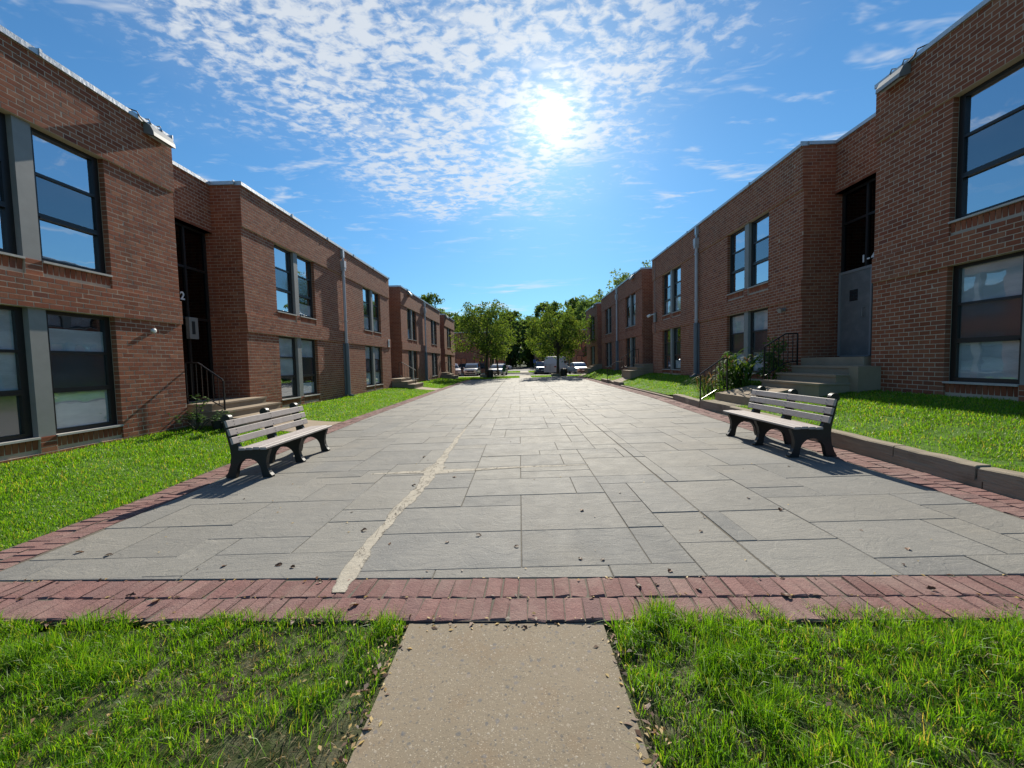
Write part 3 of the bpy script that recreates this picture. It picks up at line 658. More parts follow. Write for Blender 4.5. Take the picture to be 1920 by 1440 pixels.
def coping(fr, root, t0, t1, z, d0=-.085, d1=.35):
    n = max(1, round((t1 - t0) / 2.4)); w = (t1 - t0) / n
    for i in range(n):
        m = MB(); a, b = t0 + i * w, t0 + (i + 1) * w; j = R.uniform(-.006, .006)
        P = [(d0, z), (d0, z + .085 + j), (d0 + .03, z + .105 + j), (d1, z + .10), (d1, z)]
        vs = [fr.p(a + .004, q[0], q[1]) for q in P] + [fr.p(b - .004, q[0], q[1]) for q in P]
        m.add(vs, [(4, 3, 2, 1, 0), (5, 6, 7, 8, 9)] + [(k, (k + 1) % 5, 5 + (k + 1) % 5, 5 + k) for k in range(5)])
        fr.box(m, b - .03, b + .012 if i < n - 1 else b - .006, d0 - .012, d1 - .02, z + .002, z + .113)
        m.obj('coping', 'coping_metal', root)

def building(label, side, Y0, Y1, detail, near_recess=True, styles=None, z0=None, wins=None, parts=300):
    L = Y1 - Y0; left = side < 0
    z0 = (.164 if left else .664); gz = .2 if left else .76
    X = -7.5 if left else 7.52
    root = thing('apartment_building', label, 'building', (X, Y0 if left else Y1, gz), math.pi / 2 if left else -math.pi / 2, None)
    z0 -= gz; fr = Frame(0, 0, 0)
    wins = wins or [(1.45, 3.8), (L - 3.8, L - 1.45)]
    ZL0, ZL1, ZU0, ZU1, ZT = z0 + 4 * CO, z0 + 28 * CO, z0 + 37 * CO, z0 + 62 * CO, z0 + 75 * CO
    m = MB(); eps = .002 if detail else 0.0
    bm = 'mortar' if detail else 'far_brick'
    def gaps(a, b, iv):
        out = []; t = a
        for s, e in iv: out.append((t, s)); t = e
        return out + [(t, b)]
    for (a, b) in gaps(eps, L - eps, wins): fr.box(m, a, b, 0, .31, ZL0, ZL1); fr.box(m, a, b, 0, .31, ZU0, ZU1); fr.box(m, a, b, 0, .31, ZL1 + 6 * CO, ZU0); fr.box(m, a, b, 0, .31, z0 - .5, ZL0)
    fr.box(m, eps, L - eps, -.038, .31, ZL1, ZL1 + 6 * CO); fr.box(m, eps, L - eps, -.038, .31, ZU1, ZT)
    for (a, b) in wins:
        tm = (a + b) / 2
        for (s, e, dd) in ((a, tm - .115, .035), (tm - .115, tm + .115, 0.), (tm + .115, b, .035)):
            fr.box(m, s, e, dd, .31, ZL1 + 6 * CO, ZU0 - .03); fr.box(m, s, e, dd, .31, z0 + CO, ZL0 - .03)
        fr.box(m, a, b, 0, .31, z0 - .5, z0 + CO)
    wall = m.obj('wall', bm, root)
    b = MB(); fr.box(b, .01, L - .01, .32, 9.0, z0 - .5, ZT + .02)
    b.obj('core', 'far_brick', root)
    cuts = []
    sold = []
    for (a, bb) in wins: cuts += [(a, bb, 4, 28), (a, bb, 34, 62), (a, bb, 1, 4)]
    if detail:
        bl = rows_of(L, 0, 75, [c for c in cuts if c[2] != 34] + [(a, bb, 34, 62) for (a, bb) in wins], pd_front)
        for (a, bb) in wins:
            tm = (a + bb) / 2
            for k0 in (1, 34):
                for (s, e) in ((a, tm - .115), (tm + .115, bb)): sold += soldier(s, e, k0, 3)
                bl += [(tm, k0 + q, .22, True, 0.0) for q in range(3)]
        def wy(t): return (Y0 + t) if left else (Y1 - t)
        def key(q):
            y = wy(q[0]); zz = z0 + gz + q[1] * CO - 1.5; vis = y > .79 * abs(X) - .3 and abs(zz) < y * .97 and zz > -1.35
            return (not vis, math.hypot(X, y, zz * .5))
        bl.sort(key=key); far = MB()
        for (t, k, l, ed, pd) in bl[:parts]:
            o = link('brick', bunit(l, ed or k in (28, 62), pd), wall); o.location = (t, -pd + R.uniform(-.0012, .0005), z0 + (k + .5) * CO); o.rotation_euler = (R.gauss(0, .004), 0, R.gauss(0, .004))
        bricks_into(far, fr, bl[parts:], z0)
        tag(far.obj('brickwork', 'brick', wall), kind='stuff')
        sm = MB()
        for (t, k, w, n) in sold:
            hh = n * CO - .03 - .008; vs, fs = make_unit(w, hh, .0, .03); zc = z0 + k * CO + .006 + hh / 2
            sm.add([fr.p(t + v[0], .03 + v[1] + (v[2] * -.1), zc + v[2]) for v in vs], fs)
        tag(sm.obj('soldier_courses', 'brick', wall), kind='stuff')
    else:
        pass
    coping(fr, root, 0, L, ZT)
    for wi, (a, bb) in enumerate(wins):
        st = (styles or {}).get(wi, (('www', 'wsw'), ('bsw', 'wsd')))
        window(fr, root, a, bb, ZL0, ZL1, st[0] if isinstance(st[0], tuple) else st, detail)
        window(fr, root, a, bb, ZU0, ZU1, st[1] if isinstance(st[1], tuple) else (('dSd', 'dSd')), detail)
    # entrance recess on the near side of this block
    if near_recess:
        RW = 2.12
        if left: sf = Frame(0, DEP, -math.pi / 2); ts, te = -RW, 0.0
        else: sf = Frame(L, 0, math.pi / 2); ts, te = L, L + RW
        hb = 60
        s = MB(); sf.box(s, .004, DEP - .004, .003, .2, z0 - .5, ZT)
        sw = s.obj('side_wall', bm, root)
        hf = Frame(ts, DEP, 0); h = MB(); hf.box(h, .004, RW - .004, 0, .3, z0 + hb * CO, ZT)
        hw = h.obj('entrance_header', bm, root)
        if detail:
            b1 = MB(); bl = rows_of(DEP - .1 if left else DEP - .1, 0, 75, [], lambda k: 0.0); f2 = sf if left else Frame(L, .1, math.pi / 2)
            bricks_into(b1, f2, [q for q in bl if True], z0); tag(b1.obj('brickwork', 'brick', sw), kind='stuff')
            b2 = MB(); bricks_into(b2, hf, rows_of(RW, hb, 75, [], lambda k: 0.0), z0); tag(b2.obj('brickwork', 'brick', hw), kind='stuff')
        coping(hf, root, 0, RW, ZT, -.05, .35)
        coping(sf, root, -.34 if left else .085, DEP - .09 if left else DEP + .34, ZT + .0015, -.045, .2)
        d = DEP + .22; zb = (.71 if left else 1.47) - gz; fr2 = Frame(ts, d, 0); zt = z0 + hb * CO
        e = MB()
        for t in (0.0, .72, 1.38, RW - .06): fr2.box(e, t, t + .06, -.03, .05, zb, zt)
        for z in (zb, zb + 2.1, zb + 3.4, zt - .06): fr2.box(e, .06, RW - .06, -.026, .045, z, z + .06)
        ent = e.obj('entrance_screen', 'bronze_frame', root)
        for (a, b2) in ((.06, .72), (.78, 1.38), (1.44, RW - .06)):
            for (c, e2) in ((zb + .06, zb + 2.1), (zb + 2.16, zb + 3.4), (zb + 3.46, zt - .06)):
                g = MB(); g.add([fr2.p(a, .01, c), fr2.p(b2, .01, c), fr2.p(b2, .01, e2), fr2.p(a, .01, e2)], [(0, 1, 2, 3)]); g.obj('pane', 'dark_glass', ent)
        q = MB(); fr2.box(q, -.1, RW + .1, .9, .95, zb - .4, ZT); fr2.box(q, -.1, RW + .1, -.22, .9, zt, zt + .05); fr2.box(q, -.02, RW + .02, -.22, .9, zb - .02, zb); q.obj('vestibule', 'dark_panel', root)
        root['zb'] = zb
    return root, fr, dict(L=L, ZT=ZT, ZL0=ZL0, ZL1=ZL1, ZU0=ZU0, ZU1=ZU1, z0=z0, gz=gz)

UPA = ('dSd', 'dSd')
B1L, _, iB1L = building('nearest left red brick apartment block with a floodlight at its roof corner', -1, 1.6, 8.7, True, False, {0: (('sww', 'wsb'), UPA)}, wins=[(7.1 - 3.8, 7.1 - 1.45)])
B2L, _, iB2L = building('second left brick block, behind the left bench, with dark entrance and downspout', -1, 10.8, 22.95, True, True, {0: (('dww', 'bsw'), ('dSd', 'bSd')), 1: (('wsw', 'wsw'), ('wSd', 'wSd'))})
B3L, _, iB3L = building('third brick block along the left side of the paved court', -1, 25.2, 37.55, False, True, {0: (('ddd', 'dsd'), ('wSd', 'dSd')), 1: (('ddd', 'dsd'), ('dSd', 'dSd'))})
B4L, _, iB4L = building('last and smallest looking brick block on the left, nearest the parked cars', -1, 39.75, 45.9, False, True, {0: (('ddd', 'dsd'), ('dSd', 'dSd'))}, wins=[(1.45, 3.8)])
B1R, _, iB1R = building('nearest right red brick apartment block with large windows at the frame edge', 1, 1.5, 8.6, True, False, {0: (('wsw', 'wsw'), UPA)}, wins=[(1.45, 3.8)])
B2R, _, iB2R = building('second right brick block with grey door and tall plant by its steps', 1, 10.7, 22.4, True, True, {0: (('dsd', 'bsd'), ('wSd', 'wSd')), 1: (('wsw', 'wsw'), ('dSd', 'dSd'))})
B3R, _, iB3R = building('third brick block along the right side, beyond the second stair', 1, 24.3, 36.15, False, True, {0: (('ddd', 'dsd'), ('dSd', 'dSd')), 1: (('ddd', 'dsd'), ('wSw', 'wSw'))})
B4R, _, iB4R = building('last brick block on the right, next to the tall dark conifers', 1, 38.1, 44.3, False, True, {0: (('ddd', 'dsd'), ('dSd', 'dSd'))}, wins=[(6.2 - 3.8, 6.2 - 1.45)])

def downspout(root, t, info, boot):
    z = info['z0']; ZT = info['ZT']; o = MB()
    o.tube([(t, -.10, ZT - .75), (t, -.10, ZT - 2.0), (t, -.10, boot)], .062, 12); o.box(t - .1, t + .1, -.2, -.035, ZT - .78, ZT - .5); o.box(t - .075, t + .075, -.19, -.036, ZT - .9, ZT - .779)
    for q in (ZT - 1.15, ZT - 3.05, boot + .12): o.box(t - .07, t + .07, -.17, -.034, q, q + .03)
    d = o.obj('downspout', 'downspout_paint', root)
    s = MB(); s.box(t - .07, t + .07, -.15, -.04, ZT - .36, ZT - .02); s.tube([(t, -.09, ZT - .36), (t, -.12, ZT - .52)], .045, 8); s.obj('scupper', 'coping_metal', d)
    b = MB(); b.tube([(t, -.12, boot), (t, -.12, z + .16), (t - .02, -.2, z + .08), (t - .03, -.33, z + .06)], .085, 12); b.box(t - .12, t + .10, -.06, -.005, z + .1, boot - .02); b.obj('boot', 'downspout_boot', d)
for rt, inf, t in ((B2L, iB2L, 16.85 - 10.8), (B3L, iB3L, 31.3 - 25.2), (B2R, iB2R, 22.4 - 16.75), (B3R, iB3R, 36.15 - 30.2)): downspout(rt, t, inf, inf['ZL1'] - .02)
def floodlight(root, t, info, s=1.0):
    zt = info['ZT'] + .06; m = MB(); w = .25 * s; prof = [(-.045, zt - .02), (-.10, zt - .03), (-.19, zt - .10), (-.25, zt - .22), (-.26, zt - .30), (-.23, zt - .30), (-.05, zt - .24)]
    m.prism(prof, t - w, t + w); o = m.obj('floodlight', 'lamp_metal', root)
    e = MB(); e.add([(t - w + .03, -.22, zt - .30), (t + w - .03, -.22, zt - .30), (t + w - .03, -.08, zt - .252), (t - w + .03, -.08, zt - .252)], [(0, 1, 2, 3), (3, 2, 1, 0)][:1]); 
    for v in range(len(e.v)): e.v[v] = (e.v[v][0], e.v[v][1], e.v[v][2] - .012)
    e.obj('lens', 'blind_white', o)
    b = MB()
    for q in (-w * .5, w * .5): b.tube([(t + q, -.1, zt - .02), (t + q, -.06, zt + .09), (t + q, .05, zt + .1)], .012, 6)
    b.obj('bracket', 'lamp_metal', o)
    c = MB(); sg = 1 if root.rotation_euler.z < 0 else -1; c.tube([(t + sg * w, -.1, zt - .05), (t + sg * (w + .1), -.1, zt - .02), (t + sg * (w + .16), -.09, zt + .07), (t + sg * (w + .3), .1, zt + .1)], .012, 6); c.obj('conduit', 'black_plastic', o)
floodlight(B1L, 8.30 - 1.6, iB1L); floodlight(B1R, 8.6 - 8.12, iB1R)
floodlight(B3L, 27.0 - 25.2, iB3L); floodlight(B4L, 40.8 - 39.75, iB4L); floodlight(B3R, 36.15 - 26.0, iB3R); floodlight(B4R, 44.3 - 39.3, iB4R)
# small fixtures
def disc(root, t, z, name='vent_cap'):
    m = MB(); m.tube([(t, .0, z), (t, -.04, z), (t, -.05, z)], [.045, .045, .02], 14); m.obj(name, 'white_plastic', root)
disc(B1L, 8.0 - 1.6, 2.32 - .2)
def lampbox(root, t, z):
    m = MB(); m.box(t - .05, t + .05, -.05, -.002, z - .05, z + .05); m.tube([(t, -.04, z), (t + .02, -.16, z - .03)], [.05, .07], 10); m.obj('wall_lamp', 'lamp_metal', root)
lampbox(B2R, 22.4 - 11.4, 2.83 - .76)
m = MB(); t = 22.4 - 21.9; m.box(t - .14, t + .14, -.1, -.04, 3.55 - .76, 4.05 - .76); sc = m.obj('junction_box', 'mullion_grey', B2R)
m = MB(); m.tube([(t + .0, -.1, 3.98 - .76), (t - .05, -.3, 3.95 - .76)], .03, 8); m.tube([(t - .12, -.42, 3.87 - .76), (t + .02, -.30, 3.95 - .76)], [.075, .06], 10); m.obj('security_camera', 'white_plastic', B2R)
m = MB(); m.tube([(t, -.055, 3.5 - .76), (t, -.055, iB2R['ZL1'] - .1)], .012, 6); m.tube([(t, -.06, 4.05 - .76), (t, -.06, iB2R['ZT'] - .1)], .012, 6); m.obj('conduit', 'lamp_metal', B2R)
t = 22.55 - 10.8; m = MB(); m.box(t - .09, t + .09, -.06, -.042, 2.56 - .2, 3.0 - .2); pl = m.obj('block_sign', 'sign_white', B2L)
m = MB(); m.box(t - .035, t + .035, -.064, -.0605, 2.65 - .2, 2.91 - .2); m.obj('sign_panel', 'mullion_grey', pl)
def text(s, size, parent, M, m='sign_white'):
    c = bpy.data.curves.new('t', 'FONT'); c.body = s; c.size = size; c.extrude = .006; c.offset = .006; c.space_character = 1.3; tmp = bpy.data.objects.new('t', c); COL.objects.link(tmp)
    dg = bpy.context.evaluated_depsgraph_get(); me = bpy.data.meshes.new_from_object(tmp.evaluated_get(dg)); bpy.data.objects.remove(tmp)
    me.materials.clear(); me.materials.append(MATS[m]); o = link('house_number', me, parent); o.matrix_local = M; return o
RX = Matrix.Rotation(math.pi / 2, 4, 'X')
text('2', .28, B2L, Matrix.Translation((9.84 - 10.8, DEP + .17, 3.28 - .2)) @ RX)
text('1-4', .25, B2R, Matrix.Translation((22.4 - 9.72 - 10.7 + 10.66 - .28 - .03, DEP + .18, 3.78 - .76)) @ RX)
# right door
def door(root, t0, t1, zb, h=2.1):
    d = DEP + .17; m = MB(); m.box(t0, t1, d - .045, d, zb, zb + h); o = m.obj('door', 'door_metal', root)
    f = MB(); f.box(t0 - .07, t0 - .002, d - .07, d + .03, zb, zb + h + .06); f.box(t1 + .002, t1 + .05, d - .065, d + .03, zb, zb + h + .06); f.box(t0 - .07, t1 + .05, d - .06, d + .03, zb + h + .003, zb + h + .065); f.box(t0, t1, d - .062, d + .03, zb - .02, zb + .012); f.obj('door_frame', 'door_frame', o)
    w = MB(); tm = (t0 + t1) / 2 - .05; w.box(tm - .12, tm + .12, d - .052, d - .043, zb + 1.38, zb + 1.66); w.obj('vision_panel', 'car_glass', o)
    h2 = MB(); h2.tube([(t1 - .16, d - .045, zb + .95), (t1 - .16, d - .1, zb + .97), (t1 - .16, d - .1, zb + 1.15), (t1 - .16, d - .045, zb + 1.17)], .011, 6); h2.obj('handle', 'lamp_metal', o)
# 22.4-10.55 .. near end of the block frame: larger t = nearer
door(B2R, 11.7 + .12, 11.7 + .98, 1.49 - .76)
m = MB(); t = 10.12 - 10.8; m.box(t - .14, t + .14, DEP + .1, DEP + .19, 2.3 - .2, 2.85 - .2); nb = m.obj('notice_box', 'mullion_grey', B2L)
m = MB(); m.box(t - .06, t + .03, DEP + .09, DEP + .102, 2.42 - .2, 2.75 - .2); m.obj('notice', 'interior_dark', nb)

# ------------------------------------------------------------------ entrance steps and railings
def steps(label, x_in, levels, y0, y1, zg, sgn, cheek=None):
    """levels: list of (nose x, top z) from the landing down"""
    t = thing('entrance_steps', label, 'steps', ((x_in + levels[-1][0]) / 2, (y0 + y1) / 2, zg)); lx, ly, _ = t.location
    for k, (nx, z) in enumerate(levels):
        m = MB(); a, b = sorted((x_in - lx, nx - lx)); e = .03 * k
        m.box(a, b, y0 - ly - e, y1 - ly + e, zg - .2 - .002 * k - zg, z - zg - .045)
        n = .025; a2, b2 = sorted((x_in - lx, nx + n * -sgn - lx)); m.cbox(a2, b2, y0 - ly - e - .02, y1 - ly + e + .02, z - zg - .045, z - zg, .008)
        m.obj('landing' if k == 0 else 'step', 'step_concrete', t)
    return t
steps('concrete entrance steps on the left, behind the left bench', -8.55, [(-7.1, .71), (-6.72, .545), (-6.36, .38)], 8.92, 10.85, .2, -1)
m = MB()
st = steps('shaded concrete entrance steps leading to the grey door on the right', 8.6, [(7.15, 1.27), (6.78, 1.09), (6.40, .91)], 8.62, 10.5, .66, 1)
lx, ly, lz = st.location
m.box(7.5 - lx, 8.7 - lx, 8.75 - ly, 10.68 - ly, 1.27 - lz - .01, 1.465 - lz); m.obj('step', 'step_concrete', st)
m = MB(); m.prism([(8.36 - ly, -.3), (8.59 - ly, -.3), (8.59 - ly, 1.265 - lz), (8.36 - ly, 1.265 - lz)], 7.05 - lx, 7.6 - lx); m.obj('cheek_wall', 'step_concrete', st)
steps('concrete steps of the second left entrance, with a single white handrail', -8.5, [(-7.0, .71), (-6.6, .54), (-6.2, .37)], 23.1, 25.15, .2, -1)
steps('concrete steps of the third left entrance, near the parked cars', -8.5, [(-7.0, .71), (-6.6, .54), (-6.2, .37)], 37.7, 39.7, .2, -1)
steps('concrete steps of the second right entrance with tall cheek', 8.6, [(7.0, 1.27), (6.62, 1.09), (6.25, .91)], 22.45, 24.25, .66, 1)
steps('concrete steps of the third right entrance, farthest on the right', 8.6, [(7.0, 1.2), (6.62, 1.03), (6.25, .86)], 36.2, 38.05, .6, 1)
# low steps up from the paving on the right
t = thing('garden_steps', 'two weathered low steps rising from the brick border to the right walkway', 'steps', (5.2, 10.15, .13))
for k, (xa, xb, z) in enumerate(((4.97, 5.46, .36), (5.38, 5.8, .56))):
    mm = MB(); mm.cbox(xa - 5.2, xb - 5.2, -.85, .82, -.1, z - .13, .012); mm.obj('step', 'timber' if k == 0 else 'step_concrete', t)

def railing(label, pts, y, zbase, nb, group='stair railings', kick=True, light=False):
    """pts: handrail polyline (x,z); zbase(x) gives the bottom rail height; posts at ends of the sloped part"""
    t = thing('stair_railing', label, 'railing', (pts[0][0], y, zbase(pts[0][0]) - .08), 0, group); x0, _, z0 = t.location
    h = MB(); P = [(x - x0, 0, z - z0) for x, z in pts]
    vs = []; n = len(P)
    h.tube(P, .019, 8); h.obj('handrail', 'rail_iron', t)
    ends = (0, n - 1)
    for i in ends:
        m = MB(); x, z = pts[i]; m.box(x - x0 - .014, x - x0 + .014, -.014, .014, zbase(x) - .14 - z0, z - z0 - .01); m.obj('post', 'rail_iron', t)
    xs = np.linspace(pts[0][0], pts[-1][0], nb + 2)[1:-1]
    for x in xs:
        z = float(np.interp(x, *zip(*sorted(pts)))); m = MB(); m.box(x - x0 - .0065, x - x0 + .0065, -.0065, .0065, zbase(x) - z0, z - z0 - .012); m.obj('baluster', 'rail_iron', t)
    q = np.linspace(pts[0][0], pts[-1][0], 6); b = MB(); b.tube([(x - x0, .0, zbase(x) - z0) for x in q], .013, 6); b.obj('bottom_rail', 'rail_iron', t)
    return t
railing('black iron railing on the left entrance steps, behind the left bench', [(-6.88, 1.245), (-7.45, 1.66), (-7.75, 1.67)], 9.02, lambda x: float(np.interp(-x, [6.88, 7.3, 7.75], [.60, .84, .84])), 6)
railing('black railing with shiny sloped handrail beside the low steps at the right path edge', [(4.99, 1.08), (5.6, 1.5), (5.72, 1.505)], 11.0, lambda x: float(np.interp(x, [4.99, 5.45, 5.72], [.36, .64, .66])), 6)
railing('black railing climbing the shaded right entrance steps behind the plant', [(6.5, 1.78), (7.05, 2.11), (7.36, 2.11)], 10.62, lambda x: float(np.interp(x, [6.5, 7.05, 7.36], [1.0, 1.35, 1.38])), 6)
railing('sunlit railing on the second left entrance steps', [(-6.15, 1.2), (-6.95, 1.68), (-7.1, 1.68)], 23.15, lambda x: float(np.interp(-x, [6.15, 7.1], [.55, .9])), 5)
railing('railing on the third left entrance steps near the parked cars', [(-6.15, 1.2), (-6.95, 1.68), (-7.1, 1.68)], 37.75, lambda x: float(np.interp(-x, [6.15, 7.1], [.55, .9])), 5)
railing('railing on the second right entrance steps against the dark window', [(6.25, 1.62), (7.0, 2.15), (7.3, 2.15)], 24.35, lambda x: float(np.interp(x, [6.25, 7.3], [1.05, 1.4])), 6)
railing('small railing at the right path edge in front of the third right entrance', [(5.35, 1.05), (5.9, 1.42), (6.3, 1.43)], 24.2, lambda x: float(np.interp(x, [5.35, 6.3], [.38, .62])), 5)

# ------------------------------------------------------------------ timber edging on the right
def timbers(label, segs):
    y0 = segs[0][0]; t = thing('timber_edging', label, 'edging', (interp(E_RO, y0) + .08, y0, zp(4.7) - .02)); x0, yy, z0 = t.location
    for (a, b, zt, w, lift) in segs:
        m = MB(); n = 6; vs = []
        for i in range(n + 1):
            y = a + (b - a) * i / n; e = interp(E_RO, y); za = zp(e) - .03 + lift; j = [R.gauss(0, .004) for _ in range(4)]
            c = .014
            for (dx, z) in ((0, za), (w, za), (w, zt), (c + .004, zt), (0, zt - c)): vs.append((e + dx - x0 + j[0], y - yy, z - z0 + (j[1] if z > za else 0)))
        fs = [tuple(range(4, -1, -1)), tuple(range(n * 5, n * 5 + 5))] + [(i * 5 + k, i * 5 + (k + 1) % 5, (i + 1) * 5 + (k + 1) % 5, (i + 1) * 5 + k) for i in range(n) for k in range(5)]
        m.add(vs, fs).obj('timber', 'timber', t)
    return t
timbers('weathered double timber edging holding the right lawn beside the bench', [(2.0, 3.98, .235, .17, 0), (4.0, 6.3, .23, .17, 0), (6.32, 9.25, .232, .17, 0),
        (2.0, 4.04, .345, .16, .1), (4.06, 4.98, .352, .16, .1), (5.0, 7.35, .358, .16, .1), (7.37, 9.27, .37, .16, .1)])
timbers('short thick timber block beside the railing foot on the right edge', [(11.08, 13.4, .33, .2, 0)])
timbers('low flush edging strip along the far right lawn', [(13.45, 17, .20, .1, 0), (17.03, 20, .20, .1, 0), (20.03, 22.6, .20, .1, 0)])
timbers('small dark timber block at the far right walkway', [(24.3, 26.2, .33, .22, 0)])
timbers('tiny dark timber block at the far end of the paving', [(21.2, 22.62, .34, .25, .05)])

# ------------------------------------------------------------------ benches
def arc(cx, cy, rx, ry, a0, a1, n): return [(cx + rx * math.cos(math.radians(a0 + (a1 - a0) * i / n)), cy + ry * math.sin(math.radians(a0 + (a1 - a0) * i / n))) for i in range(n + 1)]
def make_bench(label, loc, rz):
    """length along local x, sitting side towards local -y, front feet at y=0"""
    t = thing('park_bench', label, 'bench', loc, rz, 'benches along the paving')
    prof = [(-.03, 0), (-.03, .025), (.0, .06), (.03, .12), (.042, .2), (.03, .28), (.005, .34), (-.01, .385), (.0, .40), (.06, .405), (.2, .392), (.36, .385), (.40, .40), (.43, .46), (.478, .62), (.515, .765), (.51, .80)]
    prof += arc(.572, .81, .062, .062, 170, -55, 10) + [(.598, .70), (.568, .56), (.535, .42), (.525, .30), (.54, .18), (.575, .08), (.61, .02), (.61, 0), (.475, 0), (.46, .06)]
    prof += arc(.285, .07, .172, .19, 0, 180, 12) + [(.105, .03), (.10, 0)]
    for x in (-.80, 0, .80):
        m = MB(); m.prism(prof, x - .032, x + .032); o = m.obj('leg', 'bench_iron', t)
    for (y, z, w) in ((-.035, .404, .085), (.06, .408, .09), (.158, .402, .09), (.256, .397, .09)):
        m = MB(); m.cbox(-.93, .93, y, y + w, z, z + .032, .006)
        m.obj('seat_slat', 'bench_slat', t)
    an = math.atan2(.04, .15)
    for i, s in enumerate((.075, .19, .305)):
        m = MB(); h = .092; cy, cz = .437 + .27 * s - .012, .445 + s; prf = []
        for (a, b) in ((-.032, -h / 2 + .006), (-.026, -h / 2), (0, -h / 2), (0, h / 2), (-.026, h / 2), (-.032, h / 2 - .006)): prf.append((cy + a * math.cos(an) + b * math.sin(an), cz - a * math.sin(an) + b * math.cos(an)))
        m.prism(prf[::-1], -.93, .93); o = m.obj('back_slat', 'bench_slat', t)
        sc = MB()
        for x in (-.80, 0, .80):
            for b in (-.022, .022): y, z = cy - .0335 * math.cos(an) + b * math.sin(an), cz + .0335 * math.sin(an) + b * math.cos(an); sc.tube([(x, y + .003, z), (x, y - .001, z)], .006, 6)
        sc.obj('screws', 'bench_iron', o)
    return t
make_bench('left bench with its back to the lawn, greyish slats and black curved legs', (-3.45, 6.10, zp(-3.7) + .004), math.pi / 2)
make_bench('right bench with its back to the timber edging, slats and black curved legs', (3.70, 6.25, zp(3.95) + .002), -math.pi / 2)

# ------------------------------------------------------------------ trees and plants
def leaf_cards(centres, rad, per, size, flat=.8):
    C = np.repeat(np.asarray(centres), per, 0); n = len(C); rr = np.repeat(np.asarray(rad), per)
    d = NR.normal(0, 1, (n, 3)); d /= np.linalg.norm(d, axis=1)[:, None]; d *= (NR.random(n) ** .45 * rr)[:, None]; d[:, 2] *= flat
    Pc = C + d; a = NR.normal(0, 1, (n, 3)); a /= np.linalg.norm(a, axis=1)[:, None]; b = np.cross(a, NR.normal(0, 1, (n, 3))); b /= np.linalg.norm(b, axis=1)[:, None]
    s = size * NR.uniform(.6, 1.4, n)[:, None]
    V = np.stack([Pc - a * s, Pc - b * s * .45, Pc + a * s, Pc + b * s * .45], 1).reshape(-1, 3); return V, np.arange(n * 4).reshape(-1, 4)
def tree(label, x, y, zg, height, width, trunk, seed, m='tree_leaf', per=30, nclump=70, size=.16, lean=0., crown0=.35, tw=.14, group=None, name='tree', layered=True):
    rs = np.random.default_rng(seed); t = thing(name, label, 'tree', (x, y, zg), 0, group); mb = MB()
    top = Vector((lean * height * .3, 0, height * .62)); fork = Vector((lean * trunk * .4, 0, trunk))
    mb.tube([(0, 0, -.2), (lean * trunk * .2, .0, trunk * .5), fork, (fork + top) / 2, top], [tw * 1.25, tw, tw * .85, tw * .55, tw * .2], 8)
    cs = []; rad = []
    for i in range(nclump):
        u, v = rs.random(), rs.uniform(0, 2 * np.pi); zz = crown0 + (1 - crown0) * u
        env = math.sin(math.pi * min(.97, max(.08, (.12 + .88 * u) * .92))) ** .6; rr = (rs.random() ** .5) * width / 2 * env * rs.uniform(.75, 1.1)
        cs.append((rr * math.cos(v) + lean * height * zz * .3, rr * math.sin(v), height * zz * rs.uniform(.94, 1.03))); rad.append(width * rs.uniform(.07, .14))
    for i in range(0, nclump, 3):
        e = Vector(cs[i]); s = fork.lerp(top, min(1, max(0, (e.z - trunk) / (height) * .8))); mid = s.lerp(e, .55) + Vector((0, 0, .06 * height * rs.random()))
        mb.tube([s, mid, e], [tw * .42, tw * .25, tw * .06], 5, False)
    mb.obj('trunk', 'bark', t, True)
    V, q = leaf_cards(cs, rad, per, size); V[:, 2] = np.maximum(V[:, 2], height * .18)
    fast_mesh('crown', V, q, m, t); return t
tree('dark leafy street tree left of the central walk, beside the bin', -3.55, 42.0, .0, 7.7, 7.4, 1.9, 3, 'tree_leaf', 80, 105, .12, .1, .30, .15)
tree('yellow green spreading street tree right of the central walk, before the van', 3.85, 40.0, .0, 6.6, 7.4, 2.0, 5, 'tree_leaf', 80, 105, .115, .05, .34, .14)
tree('thin leaning young tree between the silver car and the left street tree', -2.5, 46.5, -.05, 6.2, 5.0, 2.0, 9, 'tree_leaf_light', 34, 60, .15, -.2, .36, .1)
tree('small tree beyond the blue car, right of the central walk', 3.6, 62.0, 0, 7.0, 5.5, 2.4, 12, 'tree_leaf', 34, 55, .18, 0, .35, .14)
tree('small tree beyond the road, left of the central walk', -4.5, 66.0, 0, 8.0, 6.5, 2.6, 13, 'tree_leaf', 34, 60, .2, 0, .3, .16)
G = 'background trees'
tree('tall feathery pale tree rising behind the third right block', 19.5, 74, 0, 17.2, 11, 5, 21, 'tree_leaf_light', 40, 110, .26, 0, .3, .3, G)
tree('tall pale tree peeking over the second right block roof', 25.5, 76, 0, 19.5, 10, 5, 22, 'tree_leaf_light', 36, 100, .26, 0, .4, .3, G)
tree('dark conifer like tree at the end of the right row', 12.3, 60, 0, 10.6, 6.0, 2, 23, 'tree_leaf_dark', 46, 110, .2, 0, .12, .25, G)
tree('dark round tree behind the white van', 13.0, 72, 0, 13.0, 9.5, 3, 24, 'tree_leaf_dark', 42, 100, .26, 0, .15, .28, G)
tree('dense tree above the roof of the third left block', -14.6, 66, 0, 12.8, 6.2, 4, 25, 'tree_leaf', 44, 80, .24, 0, .3, .25, G)
tree('thin tree at the far left roof end', -15.8, 78, 0, 11.8, 7, 4, 26, 'tree_leaf_light', 40, 70, .24, 0, .3, .25, G)
tree('tree between the left roof end and the left street tree', -12.5, 84, 0, 11.0, 8, 3, 27, 'tree_leaf', 40, 80, .26, 0, .2, .25, G)
